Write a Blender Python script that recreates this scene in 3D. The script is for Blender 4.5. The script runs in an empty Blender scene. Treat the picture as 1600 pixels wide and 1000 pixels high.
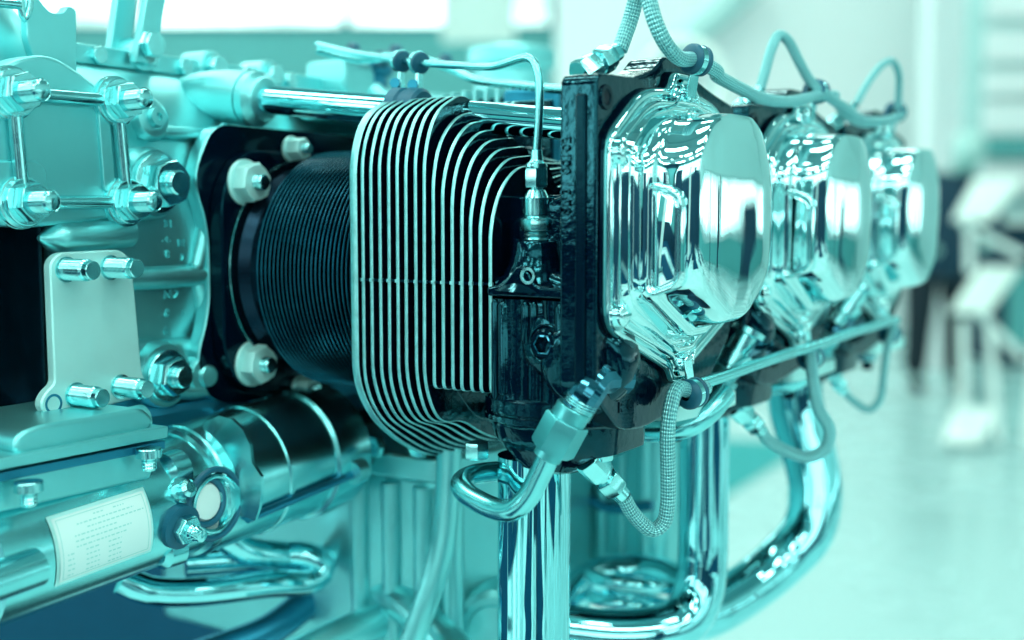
import bpy, math, random
from mathutils import Vector, Matrix, noise as mnoise
random.seed(7)
sc = bpy.context.scene
S = 0.001
EYE = 1.2                                   # camera height above the floor, metres

# ---------------------------------------------------------------- camera
FPX = 1900.0
YAW = math.atan(1209 / math.hypot(FPX, 165)); PITCH = math.atan(165 / FPX)
RV = Vector((math.cos(YAW), math.sin(YAW), 0)); FH = Vector((-math.sin(YAW), math.cos(YAW), 0)); ZV = Vector((0, 0, 1))
FV = FH * math.cos(PITCH) - ZV * math.sin(PITCH); UV = FH * math.sin(PITCH) + ZV * math.cos(PITCH)
def ray(px, py): return FV + RV * ((px - 800) / FPX) + UV * ((500 - py) / FPX)
CAM = Vector((0, 0, 14.0)) - 440 * ray(1052, 358)          # engine millimetres; origin = first rocker cover
EZ = EYE - CAM.z * S                                          # height of the engine origin
ORG = Vector((0, 0, EZ))
def at(px, py, x=None, y=None, z=None, d=None):
    """measured point of the photograph laid on a plane of the engine (mm)"""
    r = ray(px, py)
    for i, v in enumerate((x, y, z)):
        if v is not None: return CAM + r * ((v - CAM[i]) / r[i])
    return CAM + r * d
CW = CAM * S + ORG
cd = bpy.data.cameras.new('camera'); cam = bpy.data.objects.new('camera', cd); sc.collection.objects.link(cam)
cam.matrix_world = Matrix.Translation(CW) @ Matrix((RV, UV, -FV)).transposed().to_4x4()
cd.sensor_width = 36; cd.lens = 36 * FPX / 1600; cd.clip_start = 0.02; cd.clip_end = 100
cd.dof.use_dof = True; cd.dof.focus_distance = 0.432; cd.dof.aperture_fstop = 5.4
sc.camera = cam
# ---------------------------------------------------------------- world, exposure
w = bpy.data.worlds.new('World'); sc.world = w; w.use_nodes = True
w.node_tree.nodes['Background'].inputs[0].default_value = (0.22, 0.85, 0.82, 1)
w.node_tree.nodes['Background'].inputs[1].default_value = 0.12
sc.view_settings.view_transform = 'Standard'; sc.view_settings.look = 'None'
sc.view_settings.exposure = -0.13; sc.view_settings.gamma = 1
sc.cycles.use_denoising = True; sc.cycles.max_bounces = 8; sc.cycles.glossy_bounces = 6; sc.cycles.diffuse_bounces = 3
sc.cycles.sample_clamp_indirect = 6; sc.cycles.caustics_reflective = False; sc.cycles.caustics_refractive = False

# ---------------------------------------------------------------- materials
def new_mat(name):
    m = bpy.data.materials.new(name); m.use_nodes = True
    nt = m.node_tree; return m, nt, nt.nodes['Principled BSDF']
def N(nt, t, **kw):
    n = nt.nodes.new(t)
    for k, v in kw.items(): setattr(n, k, v)
    return n
def pbr(name, col, metal=0, rough=.4, bump=0, bscale=800, var=0, vscale=60, coat=0, rvar=0, spec=.5, dist=.0003, aniso=0, detail=4, tint=None):
    m, nt, p = new_mat(name)
    p.inputs['Base Color'].default_value = (*col, 1); p.inputs['Metallic'].default_value = metal
    p.inputs['Roughness'].default_value = rough; p.inputs['Coat Weight'].default_value = coat
    p.inputs['Coat Roughness'].default_value = .04; p.inputs['Specular IOR Level'].default_value = spec
    if tint: p.inputs['Specular Tint'].default_value = (*tint, 1)
    g = N(nt, 'ShaderNodeNewGeometry')
    def noise(sc_, det=4):
        n = N(nt, 'ShaderNodeTexNoise'); n.inputs['Scale'].default_value = sc_; n.inputs['Detail'].default_value = det
        nt.links.new(g.outputs['Position'], n.inputs['Vector']); return n
    if var:
        n = noise(vscale, 6); r = N(nt, 'ShaderNodeMapRange')
        r.inputs[1].default_value = .3; r.inputs[2].default_value = .7; r.inputs[3].default_value = 1 - var; r.inputs[4].default_value = 1 + var * .4
        nt.links.new(n.outputs[0], r.inputs[0])
        mx = N(nt, 'ShaderNodeVectorMath', operation='SCALE'); mx.inputs[0].default_value = col
        nt.links.new(r.outputs[0], mx.inputs['Scale']); nt.links.new(mx.outputs[0], p.inputs['Base Color'])
    if rvar:
        n = noise(vscale * 2.3, 5); r = N(nt, 'ShaderNodeMapRange')
        r.inputs[1].default_value = .3; r.inputs[2].default_value = .7; r.inputs[3].default_value = max(.01, rough - rvar); r.inputs[4].default_value = rough + rvar
        nt.links.new(n.outputs[0], r.inputs[0]); nt.links.new(r.outputs[0], p.inputs['Roughness'])
    if bump:
        n = noise(bscale, detail); b = N(nt, 'ShaderNodeBump'); b.inputs['Strength'].default_value = bump; b.inputs['Distance'].default_value = dist
        nt.links.new(n.outputs[0], b.inputs['Height']); nt.links.new(b.outputs[0], p.inputs['Normal'])
        if coat: nt.links.new(b.outputs[0], p.inputs['Coat Normal'])
    return m
def emis(name, col, st):
    m, nt, p = new_mat(name); p.inputs['Base Color'].default_value = (*col, 1)
    p.inputs['Emission Color'].default_value = (*col, 1); p.inputs['Emission Strength'].default_value = st; p.inputs['Roughness'].default_value = .6
    return m
TL = (.74, 1.0, .88)                       # colour of the hall's lamps
M = {}
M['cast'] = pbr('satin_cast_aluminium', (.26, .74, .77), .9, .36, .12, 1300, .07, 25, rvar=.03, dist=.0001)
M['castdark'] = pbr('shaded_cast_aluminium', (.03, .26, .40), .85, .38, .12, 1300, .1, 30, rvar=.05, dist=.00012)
M['plate'] = pbr('matt_aluminium_plate', (.58, .97, .97), .35, .42, .12, 2500, .10, 25)
M['steel'] = pbr('plated_steel', (.40, .86, .89), 1, .20, 0, 500, .10, 120, rvar=.05)
M['darksteel'] = pbr('dark_polished_steel', (.05, .20, .28), 1, .10, .05, 300, .2, 150)
M['nut'] = pbr('blue_green_anodised_nut', (.13, .50, .54), .9, .33, .05, 900, .1, 90)
M['thread'] = pbr('threaded_steel', (.36, .80, .84), 1, .30)
M['chrome'] = pbr('polished_chrome', (.64, .93, .95), 1, .018, .06, 60, 0, rvar=0, dist=.0006, detail=1)
M['tubechrome'] = pbr('polished_exhaust_tube', (.34, .80, .86), 1, .03, .03, 60, .05, 60, dist=.0005, detail=1)
M['satin'] = pbr('satin_tube', (.28, .76, .80), 1, .24, .05, 900, .06, 80)
M['black'] = pbr('gloss_black_enamel', (.0002, .003, .011), 0, .06, .34, 240, 0, dist=.0006, tint=(.15, .8, 1), spec=.75, detail=5)
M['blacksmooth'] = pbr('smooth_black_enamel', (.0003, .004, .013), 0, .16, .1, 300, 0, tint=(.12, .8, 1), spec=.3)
M['barrel'] = pbr('dark_barrel_fin_steel', (.003, .022, .045), .8, .24, .1, 900, .3, 60)
M['barrelrim_lit'] = pbr('barrel_fin_rim_highlight', (.02, .15, .23), .9, .24, .1, 900, .25, 60)  # paler rim colour paints the lit edges of the barrel fins
M['finedge'] = pbr('machined_fin_edge', (.38, .82, .85), .8, .33, .25, 2200, .22, 220)
M['rubber'] = pbr('dark_rubber_cushion', (.006, .12, .20), 0, .45, .2, 900, .2, 60)
M['label'] = pbr('printed_label', (.80, .94, .95), 0, .45, .02, 400)
M['print'] = pbr('label_print', (.42, .76, .75), 0, .5)
M['wall'] = pbr('painted_wall', (.56, .78, .78), 0, .7, .05, 3, .06, .4)
M['wallband'] = pbr('teal_wall_band', (.12, .42, .43), 0, .7, .05, 3, .08, .5)
M['wallwhite'] = pbr('white_wall', (.94, .92, .94), 0, .6, .03, 3, .04, .3)
M['walldark'] = pbr('dark_drape', (.003, .045, .09), 0, .8, .2, 9, .3, 2)
M['floor'] = pbr('polished_hall_floor', (.42, .61, .62), 0, .26, 0, 4, .04, .7, rvar=.08)
M['carpetdark'] = pbr('dark_blue_carpet', (.0015, .045, .09), 0, .95, .4, 500, .2, 30, spec=.05)
M['carpetmid'] = pbr('mid_teal_carpet', (.06, .36, .38), 0, .95, .3, 300, .15, 20, spec=.1)
M['ceiling'] = pbr('ceiling_sheet', (.26, .46, .48), 0, .8, .05, 2, .1, .5)
M['truss'] = pbr('roof_truss_steel', (.16, .34, .36), .2, .5)
M['winframe'] = pbr('window_frame', (.05, .20, .23), 0, .5)
M['coat'] = pbr('dark_navy_cloth', (.006, .040, .075), 0, .85, .5, 250, .35, 20)
M['trouser'] = pbr('black_cloth', (.003, .012, .022), 0, .85, .5, 250, .2, 20)
M['skin'] = pbr('skin', (.30, .52, .50), 0, .5)
M['hair'] = pbr('pale_hair', (.50, .70, .68), 0, .6, .5, 300)
M['acryl'] = pbr('white_display_sheet', (.9, .92, .9), 0, .3)
M['leaflet'] = pbr('leaflet_paper', (.86, .92, .88), 0, .4, 0, 1, .12, 30)
M['lamp'] = emis('lamp_diffuser', TL, 19)
M['lampsmall'] = emis('sparkle_lens', TL, 60)
M['windowbright'] = emis('bright_side_window_glass', (.80, 1, .95), 5.0)
M['window'] = emis('bright_window_glass', (.80, 1, .95), 3.0)
_nt = M['window'].node_tree; _g = _nt.nodes.new('ShaderNodeNewGeometry'); _n = _nt.nodes.new('ShaderNodeTexNoise'); _n.inputs['Scale'].default_value = .9; _n.inputs['Detail'].default_value = 3
_r = _nt.nodes.new('ShaderNodeMapRange'); _r.inputs[1].default_value = .35; _r.inputs[2].default_value = .65; _r.inputs[3].default_value = .7; _r.inputs[4].default_value = 3.2
_nt.links.new(_g.outputs['Position'], _n.inputs['Vector']); _nt.links.new(_n.outputs[0], _r.inputs[0]); _nt.links.new(_r.outputs[0], _nt.nodes['Principled BSDF'].inputs['Emission Strength'])
def braid():
    m, nt, p = new_mat('braided_steel_sleeve')
    p.inputs['Metallic'].default_value = .8; p.inputs['Roughness'].default_value = .36
    uv = N(nt, 'ShaderNodeUVMap'); sp = N(nt, 'ShaderNodeSeparateXYZ'); nt.links.new(uv.outputs[0], sp.inputs[0])
    def mth(op, a, b=None):
        n = N(nt, 'ShaderNodeMath', operation=op)
        for i, v in enumerate((a, b)):
            if v is None: continue
            if isinstance(v, (int, float)): n.inputs[i].default_value = v
            else: nt.links.new(v, n.inputs[i])
        return n.outputs[0]
    u = mth('MULTIPLY', sp.outputs[0], 2 * math.pi * 9); v = mth('MULTIPLY', sp.outputs[1], 2 * math.pi / 2.6)
    a = mth('SINE', mth('ADD', u, v)); b = mth('SINE', mth('SUBTRACT', u, v))
    h = mth('MAXIMUM', a, b); pr_ = mth('MULTIPLY', a, b)
    r = N(nt, 'ShaderNodeValToRGB'); r.color_ramp.elements[0].color = (.05, .30, .38, 1); r.color_ramp.elements[1].color = (.42, .84, .86, 1)
    r.color_ramp.elements[0].position = .12; r.color_ramp.elements[1].position = .8
    nt.links.new(mth('ADD', mth('MULTIPLY', pr_, .38), .55), r.inputs[0]); nt.links.new(r.outputs[0], p.inputs['Base Color'])
    bp = N(nt, 'ShaderNodeBump'); bp.inputs['Strength'].default_value = .7; bp.inputs['Distance'].default_value = .0005
    nt.links.new(pr_, bp.inputs['Height']); nt.links.new(bp.outputs[0], p.inputs['Normal'])
    return m
M['braid'] = braid()

# ---------------------------------------------------------------- mesh helpers (engine mm)
def frame(ax):
    ax = Vector(ax).normalized(); t = Vector((0, 0, 1)) if abs(ax.z) < .9 else Vector((1, 0, 0))
    u = ax.cross(t).normalized(); return u, ax.cross(u).normalized(), ax
class G:
    def __init__(s): s.v = []; s.f = []; s.m = []; s.uv = {}
    def add(s, vs, fs, mi=0):
        o = len(s.v); s.v += [Vector(v) for v in vs]
        for f in fs: s.f.append([i + o for i in f]); s.m.append(mi)
        return o
    def box(s, lo, hi, mi=0):
        x0, y0, z0 = lo; x1, y1, z1 = hi
        s.add([(x0,y0,z0),(x1,y0,z0),(x1,y1,z0),(x0,y1,z0),(x0,y0,z1),(x1,y0,z1),(x1,y1,z1),(x0,y1,z1)],
              [(0,3,2,1),(4,5,6,7),(0,1,5,4),(1,2,6,5),(2,3,7,6),(3,0,4,7)], mi); return s
    def loft(s, loops, cap0=True, cap1=True, mi=0, close=True):
        n = len(loops[0]); vs = [p for l in loops for p in l]; fs = []
        for k in range(len(loops) - 1):
            for i in range(n if close else n - 1):
                j = (i + 1) % n; fs.append((k*n+i, k*n+j, (k+1)*n+j, (k+1)*n+i))
        if cap0: fs.append(tuple(range(n - 1, -1, -1)))
        if cap1: fs.append(tuple((len(loops)-1)*n + i for i in range(n)))
        s.add(vs, fs, mi); return s
    def lathe(s, p, ax, prof, seg=32, mi=0, ph=0, caps=True):
        """prof = [(distance along axis, radius), ...]"""
        u, v, a = frame(ax); p = Vector(p)
        s.loft([[p + a*h + (u*math.cos(ph+2*math.pi*i/seg) + v*math.sin(ph+2*math.pi*i/seg))*r for i in range(seg)] for h, r in prof], caps, caps, mi); return s
    def hexn(s, p, ax, af, h, mi=0, ph=0, ch=.08):
        r = af / math.sqrt(3); u, v, a = frame(ax); p = Vector(p)
        # hexagon with chamfered corners
        def ring(hh, k, kc):
            o = []
            for i in range(12):
                t = ph + 2*math.pi*i/12; rr = r*k if i % 2 == 0 else r*math.cos(math.pi/6)*kc
                o.append(p + a*hh + (u*math.cos(t) + v*math.sin(t))*rr)
            return o
        s.loft([ring(0, .93, 1), ring(h*ch, 1, 1), ring(h*(1-ch*1.6), 1, 1), ring(h, .90, .985)], mi=mi); return s
    def tube(s, pts, r, seg=16, mi=0, step=3.0, caps=True):
        pts = [Vector(p) for p in pts]
        if len(pts) > 2: pts = spline(pts, step)
        rs = r if callable(r) else (lambda t: r)
        T = [(pts[min(i+1, len(pts)-1)] - pts[max(i-1, 0)]).normalized() for i in range(len(pts))]
        u, v, _ = frame(T[0]); loops = []; L = 0; Ls = []
        for i, p in enumerate(pts):
            if i: L += (p - pts[i-1]).length; u = (u - T[i]*u.dot(T[i])).normalized()
            v = T[i].cross(u); rr = rs(i / max(1, len(pts) - 1)); Ls.append(L)
            loops.append([p + (u*math.cos(2*math.pi*k/seg) + v*math.sin(2*math.pi*k/seg))*rr for k in range(seg)])
        f0 = len(s.f); s.loft(loops, caps, caps, mi)
        q = f0
        for k in range(len(loops)-1):
            for i in range(seg):
                s.uv[q] = [(i/seg, Ls[k]), ((i+1)/seg, Ls[k]), ((i+1)/seg, Ls[k+1]), (i/seg, Ls[k+1])]; q += 1
        return s
    def prismx(s, poly, x0, x1, mi=0):
        """poly in (y, z), extruded along x"""
        s.loft([[Vector((x0, y, z)) for y, z in poly], [Vector((x1, y, z)) for y, z in poly]], mi=mi); return s
    def prismy(s, poly, y0, y1, mi=0):
        s.loft([[Vector((x, y0, z)) for x, z in poly], [Vector((x, y1, z)) for x, z in poly]], mi=mi); return s
    def torus(s, p, ax, R, r, seg=32, rs=12, mi=0):
        u, v, a = frame(ax); p = Vector(p); loops = []
        for i in range(seg + 1):
            t = 2*math.pi*i/seg; d = u*math.cos(t) + v*math.sin(t)
            loops.append([p + d*(R + r*math.cos(2*math.pi*k/rs)) + a*r*math.sin(2*math.pi*k/rs) for k in range(rs)])
        s.loft(loops, False, False, mi); return s
def spline(P, step):
    out = []
    for i in range(len(P) - 1):
        p0 = P[i-1] if i else P[0]*2 - P[1]; p1, p2 = P[i], P[i+1]; p3 = P[i+2] if i + 2 < len(P) else P[-1]*2 - P[-2]
        def tj(a, b): return max(1e-4, (a-b).length) ** .5
        t0 = 0; t1 = t0 + tj(p0, p1); t2 = t1 + tj(p1, p2); t3 = t2 + tj(p2, p3)
        n = max(2, int((p2-p1).length/step))
        for k in range(n):
            t = t1 + (t2-t1)*k/n
            A1 = p0*((t1-t)/(t1-t0)) + p1*((t-t0)/(t1-t0)); A2 = p1*((t2-t)/(t2-t1)) + p2*((t-t1)/(t2-t1)); A3 = p2*((t3-t)/(t3-t2)) + p3*((t-t2)/(t3-t2))
            B1 = A1*((t2-t)/(t2-t0)) + A2*((t-t0)/(t2-t0)); B2 = A2*((t3-t)/(t3-t1)) + A3*((t-t1)/(t3-t1))
            out.append(B1*((t2-t)/(t2-t1)) + B2*((t-t1)/(t2-t1)))
    out.append(P[-1]); return out
def rpoly(pts, rad, seg=6):
    """round the corners of a 2-D polygon"""
    n = len(pts); out = []
    for i in range(n):
        p = Vector(pts[i]); a = Vector(pts[i-1]) - p; b = Vector(pts[(i+1) % n]) - p
        r = rad[i] if isinstance(rad, (list, tuple)) else rad
        k = min(r, a.length*.48, b.length*.48); pa = p + a.normalized()*k; pb = p + b.normalized()*k
        for j in range(seg + 1):
            t = j/seg; q = pa*(1-t)**2 + p*2*t*(1-t) + pb*t*t; out.append((q.x, q.y))
    return out
WL = {}
def mk(name, g, mats, parent=None, off=(0,0,0), bevel=0, sharp=35, smooth=True, world=False, label=None, segs=2):
    """link one mesh object; verts in engine mm (or world metres)"""
    off = Vector(off)
    vs = [v + off for v in g.v]
    if not world: vs = [v*S + ORG for v in vs]
    lo = Vector([min(v[i] for v in vs) for i in range(3)]); hi = Vector([max(v[i] for v in vs) for i in range(3)]); c = (lo + hi)/2
    me = bpy.data.meshes.new(name); me.from_pydata([v - c for v in vs], [], g.f)
    mats = mats if isinstance(mats, (list, tuple)) else [mats]
    for m in mats: me.materials.append(M[m])
    me.polygons.foreach_set('material_index', g.m)
    if g.uv:
        ul = me.uv_layers.new(name='UVMap')
        for fi, uvs in g.uv.items():
            pl = me.polygons[fi]
            for li, q in zip(pl.loop_indices, uvs): ul.data[li].uv = q
    me.polygons.foreach_set('use_smooth', [smooth]*len(g.f))
    if smooth: me.set_sharp_from_angle(angle=math.radians(sharp))
    me.update()
    o = bpy.data.objects.new(name, me); sc.collection.objects.link(o); WL[o.name] = c
    if parent: o.parent = parent; o.location = c - WL[parent.name]
    else: o.location = c
    if bevel:
        b = o.modifiers.new('edge', 'BEVEL'); b.width = bevel*S if not world else bevel; b.segments = segs; b.limit_method = 'ANGLE'; b.angle_limit = math.radians(40); b.harden_normals = False
    if label: o['label'] = label
    return o
def root(name, loc, label, cat, group=None):
    o = bpy.data.objects.new(name, None); sc.collection.objects.link(o); o.location = loc; o.empty_display_size = .05; WL[o.name] = Vector(loc)
    o['label'] = label; o['category'] = cat
    if group: o['group'] = group
    return o
def tag(o, label, cat, group=None):
    o['label'] = label; o['category'] = cat
    if group: o['group'] = group
    return o
def struct(o): o['kind'] = 'structure'; return o
def dup(o, d, parent=None):
    """copy of a part and its sub-parts shifted by d (mm)"""
    c = o.copy(); sc.collection.objects.link(c); par = parent or o.parent; c.parent = par
    if parent is None: c.location = o.location + Vector(d)*S; WL[c.name] = WL[o.name] + Vector(d)*S
    for ch in [q for q in sc.collection.objects if q.parent == o]:
        k = ch.copy(); sc.collection.objects.link(k); k.parent = c
    return c
def text_g(body, size, origin, right, up, depth):
    """raised lettering as a solid mesh on a surface"""
    cu = bpy.data.curves.new('txt', 'FONT'); cu.body = body; cu.size = size; cu.extrude = depth; cu.align_x = 'CENTER'; cu.align_y = 'CENTER'; cu.resolution_u = 2
    o = bpy.data.objects.new('txt', cu); me = o.to_mesh(); right = Vector(right); up = Vector(up); nrm = right.cross(up); g = G()
    g.add([Vector(origin) + right*v.co.x + up*v.co.y + nrm*v.co.z for v in me.vertices], [tuple(p.vertices) for p in me.polygons])
    o.to_mesh_clear(); bpy.data.objects.remove(o); bpy.data.curves.remove(cu); return g

# ================================================================ THE HALL
def H(r, f, z): return Vector((CW.x, CW.y, 0)) + RV*r + FH*f + ZV*z
def hp(px, py, f):
    r_ = ray(px, py); fh = r_.dot(FH); k = f / fh; p = r_*k; return (p.dot(RV), f, EYE + p.z)
def fl(px, py):
    r_ = ray(px, py); k = -EYE / r_.z; p = r_*k; return (p.dot(RV), p.dot(FH))
def hbox(g, r0, r1, f0, f1, z0, z1, mi=0):
    g.add([H(r, f, z) for z in (z0, z1) for r, f in ((r0,f0),(r1,f0),(r1,f1),(r0,f1))],
          [(0,3,2,1),(4,5,6,7),(0,1,5,4),(1,2,6,5),(2,3,7,6),(3,0,4,7)], mi); return g
def sheet(g, pts, z, th=.004, mi=0):
    n = len(pts); g.loft([[H(r, f, z - th) for r, f in pts], [H(r, f, z) for r, f in pts]], mi=mi); return g
RW, RE, FN, FB, CH = -11.0, 12.0, 17.0, -12.0, 7.5
struct(mk('floor', hbox(G(), RW, RE, FB, FN, -.1, 0), 'floor', world=True))
# carpets; the last strips are made up for reflections
p1 = fl(940, 900); p2 = fl(1236, 712)
dr, df = p2[0]-p1[0], p2[1]-p1[1]
far = (p2[0] + dr*.15, p2[1] + df*.15)
near = (p1[0] - dr*1.6, p1[1] - df*1.6)
struct(mk('carpet', sheet(G(), [near, far, (far[0]-9, far[1]+3.0), (near[0]-9, near[1]+3)], .004), 'carpetmid', world=True))
c1 = fl(560, 1040); c2 = fl(470, 830)
struct(mk('carpet_and_added_strip', sheet(G(), [(c1[0]+.3, .6), (c1[0]+.1, c1[1]+.2), (c2[0]-.1, c2[1]), (c2[0]-4.5, c2[1]+.6), (-4.5, .6)], .008), 'carpetdark', world=True))
for ra, rb, fa in ((RW+.05, -7.5, .5), (-5.6, -3.4, .5), (-1.6, -.5, .3), (.35, 1.5, -1.5), (3.4, 5.4, -1.2), (7.5, 9.5, 1.0)):  # dark strips added behind the camera to stripe the chrome's reflections
    struct(mk('carpet_and_added_strip', sheet(G(), [(ra, FB+.05), (rb, FB+.05), (rb, fa), (ra, fa)], .012), 'carpetdark', world=True))
# far wall: teal band below, window strip above
g = G(); hbox(g, RW, RE, FN, FN+.2, 0, 3.75); struct(mk('wall_far', g, 'wallband', world=True))
g = G(); hbox(g, RW, RE, FN, FN+.2, 6.6, CH); struct(mk('wall_far_upper', g, 'wall', world=True))
WINL = 'bright high window with dark mullions above the teal wall band, '
def window_bank(name, r0, r1, z0, z1, f, n, nz=1, along='r', label='', glass='window'):
    if along == 'r': pt = lambda a, z, d: H(a, f + d, z)
    else: pt = lambda a, z, d: H(f + d, a, z)
    c = pt((r0+r1)/2, z0, 0); t = root(name, c, label, 'window')
    def bx(a0, a1, b0, b1, d0, d1):
        g = G(); g.add([pt(a, z, d) for z in (b0, b1) for a, d in ((a0,d0),(a1,d0),(a1,d1),(a0,d1))],
          [(0,3,2,1),(4,5,6,7),(0,1,5,4),(1,2,6,5),(2,3,7,6),(3,0,4,7)]); return g
    wd = (r1-r0)/n; hz = (z1-z0)/nz
    for i in range(n):
        for j in range(nz):
            mk('pane', bx(r0+i*wd+.06, r0+(i+1)*wd-.06, z0+j*hz+.05, z0+(j+1)*hz-.05, .05, .08), glass, t, world=True, smooth=False)
    for i in range(n+1): mk('mullion', bx(r0+i*wd-.06, r0+i*wd+.06, z0, z1, -.02, .12), 'winframe', t, world=True, smooth=False)
    for j in range(nz+1):
        g = G()
        for i in range(n): 
            b = bx(r0+i*wd+.06, r0+(i+1)*wd-.06, z0+j*hz-.05, z0+j*hz+.05, 0, .11); g.add(b.v, b.f)
        mk('transom', g, 'winframe', t, world=True, smooth=False)
    return t
window_bank('window_strip', RW+.2, 3.4, 3.75, 6.6, FN, 5, 1, label='long strip of bright windows high on the far wall at the top left')
# pale partition walls and column on the right
a = hp(868, 300, 13); b = hp(1445, 300, 13)
g = G(); hbox(g, a[0], b[0]+.4, 13, 13.15, 0, CH); struct(mk('wall_partition', g, 'wallwhite', world=True))
k0, k1 = hp(1452, 200, 9.2), hp(1505, 200, 9.2)
g = G(); hbox(g, k0[0], k1[0], 9.2, 9.5, 0, CH); struct(mk('column', g, 'wallwhite', world=True, bevel=.02))
k0, k1 = hp(1512, 200, 11), hp(1900, 200, 11)
g = G(); hbox(g, k0[0], RE, 11, 11.2, 0, CH); struct(mk('wall_right_partition', g, 'wall', world=True))
t = root('wall_panel', H(k0[0]+1, 10.95, 1.4), 'pale horizontal wall panels stacked with dark joints behind the leaflet stand at right', 'wall panel')
for (ya, yb) in ((-60, 30), (48, 98), (112, 150), (160, 212), (255, 300)):
    za = hp(1550, yb, 10.95)[2]; zb = hp(1550, ya, 10.95)[2]
    mk('panel', hbox(G(), k0[0]+.12, k0[0]+3.6, 10.9, 10.997, za, zb), 'wallwhite', t, world=True, bevel=.01)
za = hp(1550, 245, 10.9)[2]; zb = hp(1550, 215, 10.9)[2]
mk('dark_rail', hbox(G(), k0[0]+.12, k0[0]+3.6, 10.85, 10.998, za, zb), 'wallband', t, world=True)
# banner hanging at the upper left of centre
a = hp(690, 66, 8.5); b = hp(805, -60, 8.5)
tag(mk('banner', hbox(G(), a[0], b[0], 8.5, 8.52, a[2], b[2]), 'leaflet', world=True), 'plain white banner hanging in front of the high windows at top centre', 'banner')
c = hp(1068, 128, 2.6)
t = root('display_ring', H(*c), 'large pale ring standing blurred behind the first rocker cover', 'ring')
mk('ring', G().torus(H(*c), FH, .085, .012, 48, 12), 'acryl', t, world=True)
mk('ring_rim', G().torus(H(*c), FH, .068, .005, 48, 10), 'wall', t, world=True)
mk('ring_post', hbox(G(), c[0]-.015, c[0]+.015, 2.59, 2.61, .02, c[2]-.096), 'wall', t, world=True)
mk('ring_base', hbox(G(), c[0]-.15, c[0]+.15, 2.45, 2.75, .009, .019), 'wall', t, world=True)
# ceiling, side and back walls (seen mirrored in the chrome)
struct(mk('ceiling', hbox(G(), RW, RE, FB, FN, CH, CH+.1), 'ceiling', world=True))
struct(mk('wall_left', hbox(G(), RW-.2, RW, FB, FN, 0, 1.6), 'walldark', world=True))
struct(mk('wall_left_upper', hbox(G(), RW-.2, RW, FB, FN, 5.6, CH), 'walldark', world=True))
for k in range(7): struct(mk('wall_left_pier', hbox(G(), RW-.2, RW, FB+k*4.2, FB+k*4.2+2.0, 1.6, 5.6), 'wallband', world=True))
for k in range(6): window_bank('left_window', FB+k*4.2+2.0, FB+k*4.2+4.2, 1.6, 5.6, RW-.12, 1, 1, along='f', label='tall bright window in the left hall wall outside the frame, mirrored in the engine', glass='windowbright')
struct(mk('wall_right', hbox(G(), RE, RE+.2, FB, FN, 0, .86), 'wallband', world=True))
struct(mk('wall_right_rail', hbox(G(), RE-.05, RE+.2, FB, FN, .861, .949), 'wallwhite', world=True))
struct(mk('wall_right_upper', hbox(G(), RE, RE+.2, FB, FN, 1.72, CH), 'wall', world=True))
struct(mk('wall_back', hbox(G(), RW, RE, FB-.2, FB, 0, 2.4), 'walldark', world=True))
struct(mk('wall_back_upper', hbox(G(), RW, RE, FB-.2, FB, 6.2, CH), 'wallband', world=True))
window_bank('window_wall', RW+.2, RE-.2, 2.4, 6.2, FB-.1, 5, 1, label='tall bright window wall behind the camera, seen only mirrored in the chrome')
window_bank('side_window_wall', FB+.3, FN-.3, .95, 1.72, RE+.05, 6, 1, along='f', label='bright side windows right of the frame, seen only mirrored in the chrome')
# roof trusses
for i, (ra, rb, f) in enumerate(((1.2, 8.5, 12.2), (-9, -1, 12), (-10.5, 11.5, 6), (-10.5, 11.5, 0), (-10.5, 11.5, -6))):
    g = G()
    if i == 0:
        q0 = hp(925, 190, 12.6); q1 = hp(1190, -40, 12.6)
        g.tube([H(*q0), H(*q1)], .16, 8)
    else:
        hbox(g, ra, rb, f-.08, f+.08, 6.2, 6.35); hbox(g, ra, rb, f-.08, f+.08, 7.2, 7.35); n = 12
        for k in range(n):
            a = ra + (rb-ra)*k/n; b = ra + (rb-ra)*(k+1)/n
            z0, z1 = (6.28, 7.28) if k % 2 else (7.28, 6.28)
            g.tube([H(a, f, z0), H(b, f, z1)], .05, 6)
    o = mk('brace' if i == 0 else 'roof_truss', g, 'wall' if i == 0 else 'truss', world=True, smooth=False)
    struct(o)
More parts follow.
